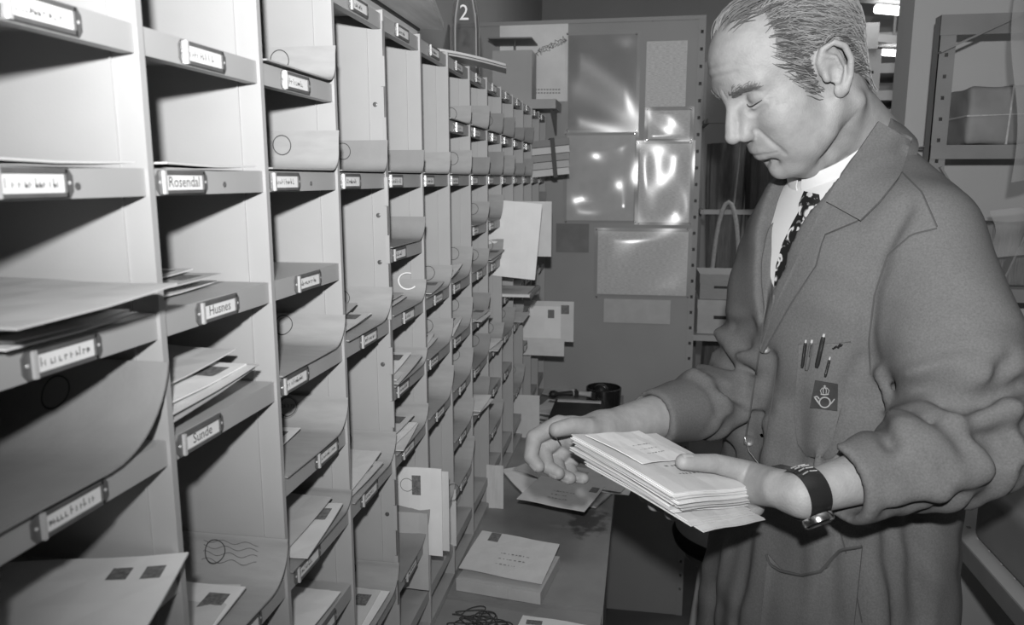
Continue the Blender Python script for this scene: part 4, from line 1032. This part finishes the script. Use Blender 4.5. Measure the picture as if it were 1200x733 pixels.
# ---- shirt
sh = SDF()
CHEST = [(NK[2]+z, NK[0]+Fd[0]*f, NK[1]+Fd[1]*f, a, b_) for z, f, a, b_ in
         ((.015, .006, .055, .060), (-.012, .0, .078, .090), (-.04, -.002, .100, .125), (-.10, .004, .120, .155), (-.20, .006, .135, .172), (-.33, .002, .132, .176), (-.48, -.004, .138, .190), (-.75, -.002, .158, .205), (-1.00, 0, .172, .215))]
CH = np.array(CHEST)
inner = CH.copy(); inner[:, 3:] -= .020
sh.loft(inner[:6], Fd, Ld, .02)
V2, Q2 = sh.grid(.006); V2 = relax(V2, Q2, 2)
shirt = quadmesh('shirt', V2, Q2, 'shirt', man)
# shirt collar and coat collar: leaves wrapped round the neck
nkdir = unit(hd(-.03, 0, -.06)-NK); Fp = unit(Fd-nkdir*(Fd@nkdir)); NC = NK+.024*Fd+nkdir*.004
def collar_leaf(name, m, parent, a0, a1, rows, th):
    for sgn in (1, -1):
        P = []
        for t in np.linspace(0, 1, 16):
            a = math.radians(a0+(a1-a0)*t)*sgn; dirv = Fp*math.cos(a)+Ld*math.sin(a)
            P.append([NC+dirv*r(t)+nkdir*h(t) for r, h in rows])
        MB().grid(np.array(P), th*sgn).build(name, m, parent, 60)
collar_leaf('shirt_collar', 'shirt', man, 180, 4, [(lambda t: .067+.016*t**2, lambda t: -.008-.044*t**4), (lambda t: .064+.008*t, lambda t: .010-.008*t), (lambda t: .059+.004*t, lambda t: .024-.010*t), (lambda t: .056+.003*t, lambda t: .022-.010*t)], .0016)

# ---- coat
CT = SDF()
def wob(th, z):
    low = np.clip((NK[2]-.30-z)/.5, 0, 1)
    return low*(.035*np.sin(7*th+1.0)+.022*np.sin(11*th+2.2)+.012*np.sin(17*th))
CT.loft(CH, Fd, Ld, .02, wob=wob)
# shoulders and sleeves
CUL = EL+(WL-EL)*.80; dL = unit(WL-EL)
CUR = ER+(WR-ER)*.69; dR = unit(WR-ER)
CT.chain([NK-.015*Fd-.035*UP, SL+.012*UP], (.056, .058), .045)
CT.chain([NK-.015*Fd-.035*UP, SR+.006*UP], (.056, .050), .045)
CT.chain([SL, SL+(EL-SL)*.5+.006*Ld, EL, EL+(CUL-EL)*.45, CUL+dL*.02], (.070, .078, .064, .056, .0450), .03)
CT.chain([SR, SR+(ER-SR)*.5, ER, ER+(CUR-ER)*.5, CUR+dR*.02], (.058, .062, .056, .050, .0400), .03)
# cut the sleeve ends square, then hollow them
def halfspace(p, n): return lambda P: -((P-p) @ n)
def cutter(p, d, r):
    def f(P):
        q = P-p; t = q@d; rad_ = np.linalg.norm(q-t[..., None]*d, axis=-1); return np.maximum(np.maximum(-t, t-.12), rad_-r)
    return f
for p, d, r0, r in ((CUL, dL, .0450, .066), (CUR, dR, .040, .062)):
    CT.func(cutter(p, d, r), p-.14, p+.14, 0.0, 's')
    CT.chain([p-d*.018, p+d*.03], (r0-.010, r0-.0045), .004, 's')
# V opening of the coat front and the neck hole
def vcut(P):
    q = P-NK; z = q[..., 2]; u = q @ Ld+.004; f = q @ Fd
    half = np.interp(z, [-.250, -.16, -.06, .02, .06], [-.004, .026, .056, .074, .080])
    return np.maximum(np.maximum((abs(u)-half)*.9, .045-f), z-.2)
CT.func(vcut, NK-.35, NK+.35, .003, 's')
CT.chain([NK-.02*Fd-.04*UP, NK-.0*Fd+.03*UP, hd(-.025, 0, -.06)], (.060, .066, .075), .004, 's')
# gathered folds round the elbows
def limb_folds(a, b, lo, hi, amp, wl, ph):
    a = np.array(a); b = np.array(b); L_ = np.linalg.norm(b-a); d = (b-a)/L_; e1 = unit(np.cross(d, UP)); e2 = np.cross(d, e1)
    def f(P):
        q = P-a; t = (q@d); an = np.arctan2(q@e2, q@e1); rr = np.linalg.norm(q-t[..., None]*d, axis=-1)
        w_ = np.clip((t/L_-lo)/.15, 0, 1)*np.clip((hi-t/L_)/.15, 0, 1)*np.clip((.12-rr)/.03, 0, 1)
        x = np.sin(2*math.pi*t/wl+1.3*np.sin(an*2+ph)+ph+.8*an)
        return -amp*w_*(x*abs(x)**.0+.5*np.sin(2*math.pi*t/(wl*.63)-1.1*np.sin(an+ph*2)-.7*an))
    CT.func(f, np.minimum(a, b)-.13, np.maximum(a, b)+.13, 0, 'd')
limb_folds(SL, EL, .55, 1.15, .0055, .055, .4); limb_folds(EL, CUL, -.1, .75, .0050, .050, 1.9)
limb_folds(SR, ER, .55, 1.15, .0055, .052, 2.2); limb_folds(ER, CUR, -.1, .7, .0045, .048, .9)
# big folds: ridges and hollows of the cloth
def fold(pts, r, k=.02, op='u'): CT.chain([at(*p) for p in pts], r, k, op)
def surf_fold(pts, r, k, op): FOLDS.append((pts, r, k, op))
# left elbow
V0, Q0 = CT.grid(.011)
PRE = BVHTree.FromPolygons([tuple(v) for v in V0], [tuple(map(int, q)) for q in Q0])
def hit(px, py, bv, off=0.):
    d = unit(ray(px, py)); h = bv.ray_cast(Vector(EYE), Vector(d), 4.)
    return None if h[0] is None else np.array(h[0])-d*off
def crease(pts, r=.006, k=.016, op='s', off=0.):
    P = [hit(x, y, PRE, off) for x, y in pts]; P = [p for p in P if p is not None]
    if len(P) > 1: CT.chain(P, r, k, op)
for p in ([(1017, 430), (1024, 470), (1036, 505), (1050, 520)], [(1050, 520), (1090, 500), (1140, 478), (1196, 452)], [(1056, 505), (1085, 530), (1100, 560)],
          [(1075, 520), (1110, 540), (1140, 556)], [(1040, 598), (1090, 588), (1150, 560), (1172, 530)], [(1080, 505), (1130, 505), (1165, 515)],
          [(1010, 432), (990, 455), (975, 480)], [(1060, 245), (1030, 300), (1018, 360), (1016, 420)], [(1185, 420), (1168, 445), (1160, 470)],
          [(838, 384), (860, 383), (878, 381)], [(800, 440), (830, 450), (862, 478)], [(845, 405), (860, 430), (875, 452)], [(815, 425), (845, 455), (868, 470)],
          [(1000, 470), (975, 520), (955, 548)], [(985, 610), (975, 660), (972, 730)], [(1040, 615), (1045, 670), (1048, 730)], [(1068, 610), (1075, 680), (1080, 730)], [(880, 610), (870, 670), (860, 730)],
          [(905, 420), (895, 470), (880, 510)], [(940, 470), (935, 510), (932, 545)], [(838, 690), (834, 715), (832, 740)]):
    crease(p, .0045, .020, 's', -.001)
for p in ([(1060, 512), (1095, 513), (1140, 497), (1185, 480)], [(1066, 530), (1085, 548), (1096, 575)], [(1088, 520), (1120, 545), (1150, 548)], [(1050, 580), (1100, 575), (1145, 552)],
          [(1030, 440), (1045, 480), (1060, 500)], [(812, 440), (845, 470), (866, 486)], [(842, 392), (858, 412), (872, 440)], [(960, 620), (955, 670), (950, 730)], [(1018, 620), (1022, 680), (1026, 730)], [(855, 640), (846, 690), (842, 730)], [(915, 480), (905, 520), (900, 545)]):
    crease(p, .006, .022, 'u', -.003)
CT.func(lambda P: .0011*(np.sin(P[..., 0]*47+P[..., 2]*31+2*np.sin(P[..., 1]*23))+np.sin(P[..., 1]*59-P[..., 2]*37)+.8*np.sin(95*(P[..., 0]*.55+P[..., 1]*.3+P[..., 2]*.6)+3*np.sin(P[..., 2]*21+P[..., 0]*9))), NK-1.5, NK+1.5, 0, 'd')
V3, Q3 = CT.grid(.0048); V3 = relax(V3, Q3, 2, .5)
coat = quadmesh('coat', V3, Q3, 'coat', man)
COAT = BVHTree.FromPolygons([tuple(v) for v in V3], [tuple(map(int, q)) for q in Q3])
SHIRT = BVHTree.FromPolygons([tuple(v) for v in V2], [tuple(map(int, q)) for q in Q2])

# pieces sewn on the coat: laid on its surface with a thickness of their own
def interp_line(pts, n):
    pts = np.array(pts, float); s_ = np.concatenate([[0], np.cumsum(np.linalg.norm(np.diff(pts, axis=0), axis=1))]); t = np.linspace(0, s_[-1], n)
    return np.stack([np.interp(t, s_, pts[:, i]) for i in range(2)], 1)
def sewn(name, lineA, lineB, m, parent, off=.003, th=.003, nu=24, nv=12, bv=None, edge=0., bulge=0.):
    A, B = interp_line(lineA, nu), interp_line(lineB, nu); bv = bv or COAT
    D = np.full((nu, nv), np.nan); W = np.zeros((nu, nv, 2))
    for i in range(nu):
        for j in range(nv):
            px = A[i]+(B[i]-A[i])*j/(nv-1); W[i, j] = px
            h = bv.ray_cast(Vector(EYE), Vector(unit(ray(*px))), 4.)
            if h[0] is not None: D[i, j] = (np.array(h[0])-EYE) @ CF
    ok = ~np.isnan(D); med = np.median(D[ok]); D[~ok] = med
    D = np.where(abs(D-med) > .14, med, D)
    for _ in range(6):                                     # the cloth spans small hollows
        E_ = np.pad(D, 1, mode='edge'); sm = (E_[:-2, 1:-1]+E_[2:, 1:-1]+E_[1:-1, :-2]+E_[1:-1, 2:])/4; D = np.minimum(D, D*.4+sm*.6)
    P = np.zeros((nu, nv, 3))
    for i in range(nu):
        for j in range(nv):
            o_ = off+bulge*math.sin(math.pi*j/(nv-1))
            P[i, j] = at(W[i, j, 0], W[i, j, 1], D[i, j]-o_)
    b = MB(); b.grid(P, 0)
    du = np.gradient(P, axis=0); dv = np.gradient(P, axis=1); n = np.cross(du, dv); n /= np.linalg.norm(n, axis=2, keepdims=True)+1e-12
    sg = np.sign((n.reshape(-1, 3).mean(0)) @ -CF) or 1
    b = MB(); b.grid(P, th*sg); return b.build(name, m, parent, 50)
# lapels and collar
sewn('lapel', [(1028, 146), (1000, 186), (967, 236), (940, 290), (914, 345), (900, 380), (890, 412)], [(1062, 172), (1042, 212), (1010, 256), (965, 275), (955, 312), (928, 352), (893, 414)], 'coat', coat, .006, .004)
sewn('collar', [(1030, 142), (1004, 180), (980, 214), (968, 236)], [(1068, 165), (1056, 204), (1030, 236), (1008, 258)], 'coat', coat, .011, .004, 16, 8)
sewn('lapel', [(934, 240), (915, 272), (906, 300), (904, 330), (906, 350), (894, 404)], [(925, 236), (900, 270), (893, 305), (893, 330), (896, 360), (890, 408)], 'coat', coat, .006, .003)
collar_leaf('collar', 'coat', coat, 180, 62, [(lambda t: .086+.010*t, lambda t: -.026-.022*t), (lambda t: .081+.006*t, lambda t: -.008-.012*t), (lambda t: .070+.006*t, lambda t: .014-.010*t), (lambda t: .064+.006*t, lambda t: .012-.010*t), (lambda t: .066+.006*t, lambda t: -.016-.012*t)], .0030)
# seams
def seam(name, pts, r=.0011, m='coat_seam', bv=None, off=.0004, parent=None):
    P = [hit(x, y, bv or COAT, off) for x, y in interp_line(pts, 26)]; P = [p for p in P if p is not None]
    if len(P) < 3: return
    P = np.array(P); keep = [0]
    for i in range(1, len(P)):
        if np.linalg.norm(P[i]-P[keep[-1]]) < .06: keep.append(i)
    return MB().tube(P[keep], r, 5).build(name, m, parent or coat, 60)
seam('sleeve_seam', [(1098, 268), (1068, 275), (1040, 300), (1025, 345), (1018, 400), (1020, 440)])
seam('shoulder_seam', [(1050, 195), (1080, 225), (1098, 266)])
seam('front_edge', [(890, 412), (884, 450), (876, 500), (872, 522)], .0016)
seam('stitch_line', [(912, 412), (905, 470), (896, 520), (890, 548)])
seam('skirt_seam', [(985, 625), (1000, 680), (1010, 730)])
# chest pocket, its pens and the badge
sewn('chest_pocket', [(936, 404), (934, 440), (930, 480), (934, 520), (945, 535)], [(997, 402), (994, 440), (985, 480), (975, 520), (962, 538)], 'coat', coat, .0035, .003, 18, 12, bulge=.004)
seam('pocket_edge', [(936, 404), (965, 408), (997, 401)], .0014)
bdg = sewn('badge_cloth', [(955, 446), (952, 462), (949, 478)], [(982, 451), (982, 466), (981, 482)], 'badge', coat, .0105, .0016, 8, 8)
# post horn and crown stitched on the badge
BDG = BVHTree.FromPolygons([v.co[:] for v in bdg.data.vertices], [tuple(p.vertices) for p in bdg.data.polygons])
def stitch(pts, r=.0008):
    P = [hit(x, y, BDG, .0006) for x, y in pts]; P = [p for p in P if p is not None]
    if len(P) > 1: MB().tube(P, r, 5).build('emblem', 'thread', coat, 60)
a = np.linspace(0, 2*math.pi, 25)
stitch([(966.5+6.3*math.cos(q), 472+6.0*math.sin(q)) for q in a[:-1]]+[(972.8, 472)], .0010)
stitch([(960.5, 474), (957.5, 470), (955, 466.5)], .0012); stitch([(954.2, 466), (957.8, 464.6)], .0010); stitch([(957.8, 465), (960, 468)], .0009); stitch([(972, 475), (975, 472), (978, 468)], .0008)
for x in (-5.2, -2, 2, 5.2): stitch([(966.5+x*.75, 461.5), (966.5+x, 458), (966.5+x*.55, 455.2), (966.5, 454.8)], .0006)
stitch([(961.8, 462.3), (966.5, 463), (971.2, 462.3)], .0010); stitch([(966.5, 454.8), (966.5, 451.8)], .0006); stitch([(965, 453), (968, 453)], .0006)
# lower pocket
sewn('hip_pocket', [(900, 650), (915, 668), (940, 674), (968, 668), (985, 652), (1010, 642)], [(890, 740), (915, 740), (935, 740), (955, 740), (975, 740), (1000, 740)], 'coat', coat, .004, .003, 22, 14, bulge=.004)
seam('pocket_edge', [(898, 650), (902, 662), (915, 670), (940, 675), (962, 670), (975, 655), (985, 645), (1010, 641)], .0022, off=.008)
# buttons
def button(px, py, r=.0085, off=.004):
    p = hit(px, py, COAT, off)
    if p is None: return
    z = unit(-ray(px, py)*np.array([1, 1, .6])); x = unit(np.cross(UP, z)); y = np.cross(z, x)
    b = MB().lathe([(r, -.001), (r, .0012), (r*.85, .0022), (r*.55, .0014), (r*.1, .0014)], p, 20, 0, [x, y, z]).build('button', 'button', coat, 40)
    for q in range(4): MB().lathe([(.0009, .0014), (.0009, .0017)], p+x*.0018*math.cos(q*1.57+.78)+y*.0018*math.sin(q*1.57+.78), 6, 0, [x, y, z]).build('thread_hole', 'black', coat)
button(897, 408); button(878, 517); button(905, 551, .005)
# wire loop hooked on the coat front
def path(pts, off=.006): return [q for q in (hit(x, y, COAT, off) for x, y in pts) if q is not None]
q = path([(873, 513), (878, 530), (890, 545), (893, 556)], .009)
if len(q) > 2: MB().tube(q, .0012, 6).build('wire_clip', 'chrome', coat, 60)

# ---- tie and knot
def tie_on(name, A, B, m, off, th, nu=20, nv=9, bulge=.004): return sewn(name, A, B, m, man, off, th, nu, nv, SHIRT, bulge=bulge)
m = mat('tie', .02, .6, 0, 20); nt = m.node_tree; b = nt.nodes['Principled BSDF']
vo = nt.nodes.new('ShaderNodeTexNoise'); vo.inputs['Scale'].default_value = 42; vo.inputs['Detail'].default_value = 1.2; vo.inputs['Distortion'].default_value = 1.6
rp = nt.nodes.new('ShaderNodeValToRGB'); rp.color_ramp.interpolation = 'CONSTANT'
for e in list(rp.color_ramp.elements)[1:]: rp.color_ramp.elements.remove(e)
rp.color_ramp.elements[0].color = (.012, .012, .012, 1)
for p_, v_ in ((.54, .16), (.585, .62)):
    e = rp.color_ramp.elements.new(p_); e.color = (v_, v_, v_, 1)
tc = nt.nodes.new('ShaderNodeTexCoord'); nt.links.new(tc.outputs['Object'], vo.inputs['Vector']); nt.links.new(vo.outputs['Fac'], rp.inputs[0]); nt.links.new(rp.outputs[0], b.inputs['Base Color'])
tie_on('tie', [(938, 244), (928, 262), (917, 285), (909, 312), (906, 345)], [(957, 250), (953, 270), (945, 290), (930, 325), (914, 352)], 'tie', .006, .004)
tie_on('tie_knot', [(942, 224), (936, 238), (936, 252)], [(960, 228), (962, 242), (956, 258)], 'tie', .012, .006, 10, 9, .005)

# ---- wrist watch on the left arm, face turned to the inside of the wrist
wt = thing('wristwatch', WL, None, None); adopt(wt, man)
wd = unit(WL-EL); wc = WL+wd*(-.004); e1 = unit(np.cross(wd, UP)); e2 = unit(np.cross(e1, wd))
A_ = np.linspace(0, 2*math.pi, 41)[:-1]; prof = []
for q in A_:
    dv = e1*math.cos(q)+e2*math.sin(q); h = BODY.ray_cast(Vector(wc+dv*.09), Vector(-dv), .09); prof.append(np.linalg.norm(np.array(h[0])-wc) if h[0] is not None else .028)
prof = np.array(prof)
P = np.array([[wc+wd*x+(e1*math.cos(q)+e2*math.sin(q))*(r+.0008+.0022*(1-abs(x)/.016)) for x in np.linspace(-.0135, .0135, 6)] for q, r in zip(A_, prof)])
MB().grid(P, 0, 0, True).build('strap', 'black_gloss', wt, 60)
for i in range(4):
    for s_ in (-1, 1):
        q0 = 1.15+i*.22; pts = [wc+wd*(s_*x)+(e1*math.cos(q0+x*9)+e2*math.sin(q0+x*9))*(np.interp((q0+x*9) % 6.283, A_, prof)+.0042) for x in np.linspace(.001, .009, 4)]
        MB().tube(pts, .0007, 5).build('strap_stitching', 'thread', wt, 60)
fdir = unit(-e2*.80-np.array(CF)*.62); fdir = unit(fdir-wd*(fdir@wd))
h = BODY.ray_cast(Vector(wc+fdir*.09), Vector(-fdir), .09); fc = np.array(h[0]) if h[0] is not None else wc+fdir*.026
xx = wd; yy = np.cross(fdir, xx); RR_ = [xx, yy, fdir]
MB().lathe([(.0165, .0), (.0172, .003), (.0165, .0075), (.0145, .009), (.0142, .0082), (.0, .0082)], fc, 32, 0, RR_).build('watch_case', 'chrome', wt, 40)
MB().lathe([(.0138, .0084), (.0138, .0088), (.0, .0088)], fc, 32, 0, RR_).build('dial', 'paper_grey', wt)
for an, ln in ((.7, .0085), (2.5, .0115)):
    d = xx*math.cos(an)+yy*math.sin(an); MB().bar(fc+fdir*.0093, fc+fdir*.0093+d*ln, .0009, .0004, fdir).build('watch_hand', 'black', wt)

# ---- trousers and shoes below the coat
tz = SDF(); hipc = NK-.0*Fd; HZ = NK[2]-.55
for sgn in (1, -1):
    hj = np.array([NK[0], NK[1], HZ])+Ld*.085*sgn; kn = np.array([NK[0], NK[1], .47])+Ld*.10*sgn+Fd*.015; an = np.array([NK[0], NK[1], .085])+Ld*.11*sgn-Fd*.01
    tz.chain([hj, kn, an], (.080, .072, .062), .03)
tz.ball((NK[0], NK[1], HZ), (.10, .11, .10), .04)
Vt, Qt = tz.grid(.010); Vt[:, 2] = np.maximum(Vt[:, 2], .03); quadmesh('trousers', Vt, Qt, 'trousers', man)
for sgn in (1, -1):
    s_ = SDF(); f = np.array([NK[0], NK[1], 0])+Ld*.11*sgn
    s_.chain([f-Fd*.07+UP*.045, f+Fd*.03+UP*.045, f+Fd*.15+UP*.035], (.042, .044, .040), .02); s_.chain([f-Fd*.03+UP*.05, f-Fd*.02+UP*.10], .045, .02)
    Vs, Qs = s_.grid(.007); Vs[:, 2] = np.maximum(Vs[:, 2], .0); quadmesh('shoe', Vs, Qs, 'shoe', man)

# ---- pens in the chest pocket
PENS = [((944, 402), (940, 431), .0022, 'black', 'slim dark pen clipped leftmost in the chest pocket'), ((951, 402), (945, 434), .0028, 'holder', 'thicker dark pen with pale clip second in the chest pocket'), ((965, 395), (957, 431), .0030, 'black', 'black pen with a tall cap, third in the chest pocket'), ((972, 422), (967, 442), .0018, 'black', 'short dark pen showing through a slit in the chest pocket')]
for (a, b_, r, m, lab) in PENS:
    p, q = hit(*a, COAT, .013), hit(*b_, COAT, .013); t = thing('pen', q, lab, 'pen', 'pens in the chest pocket')
    MB().tube([q, q+(p-q)*.1, p-(p-q)*.12, p], (r*.7, r, r, r*.8), 10).build('barrel', m, t, 50)
    d = unit(p-q); n = -unit(ray(*a)); MB().tube([p-d*.002+n*(r+.0006), p-d*.020+n*(r+.001)], .0008, 5).build('clip', 'chrome', t)
    MB().tube([p, p+d*.004], (r*.6, r*.5), 8).build('cap_button', 'tab', t)
t = thing('spectacles', hit(984, 406, COAT, .01), 'folded dark spectacles peeping out of the chest pocket beside the pens', 'spectacles')
for i, (a, b_) in enumerate((((976, 409), (981, 406)), ((982, 408), (985, 403)), ((985, 406), (987, 403)))):
    p, q = hit(*a, COAT, .009), hit(*b_, COAT, .009); MB().tube([p, (p+q)/2-unit(ray(*a))*.001, q], .0014, 8).build('temple_arm', 'black_gloss', t, 60)

# ---- letters in the left hand
GH = 'letters held in the left hand'
n_top = 22
NTH = ['first', 'second', 'third', 'fourth', 'fifth', 'sixth', 'seventh', 'eighth', 'ninth', 'tenth', 'eleventh', 'twelfth', 'thirteenth', 'fourteenth', 'fifteenth', 'sixteenth', 'seventeenth', 'eighteenth', 'nineteenth', 'twentieth', 'twenty-first', 'twenty-second']
for i in range(n_top):
    r = random.Random(900+i); z = -.0008-.00125*i
    w_, d_ = .158+r.uniform(-.004, .003), .164+r.uniform(-.004, .004)
    sA = .079+r.uniform(-.004, .004)-.00025*i+(.012 if i > 15 else 0); tC = .084+r.uniform(-.004, .004)+.0013*i-(.006 if i > 15 else 0)
    yaw = r.uniform(-.02, .02)
    lab = 'white letter on top of the bundle held in the left hand' if i == 0 else '%s letter from the top within the bundle held in left hand' % NTH[i]
    letter('letter', bp(sA, tC, z-.0006), eC+eA*yaw, eA-eC*yaw, d_, w_, .0008, 'paper_white' if i % 3 else 'paper', lab, GH, addr=(i == 0))
for i in range(5):
    r = random.Random(40+i); z = -.0008-.00125*(n_top+i)-.002
    letter('letter', bp(.072-.004*i+r.uniform(-.004, .004), .088+.003*i+r.uniform(-.004, .004), z), eC+eA*.05, eA-eC*.05, .13, .155, .0009, 'paper', '%s letter from the bottom, slid left beneath the held bundle' % ['fifth', 'fourth', 'third', 'second', 'very last'][i], GH)
letter('letter', bp(.112, .075, .0030), eC*.9+eA*.10, eA-eC*.12, .112, .085, .0008, 'paper_white', 'addressed letter lying askew on top of the held bundle', GH, addr=True)
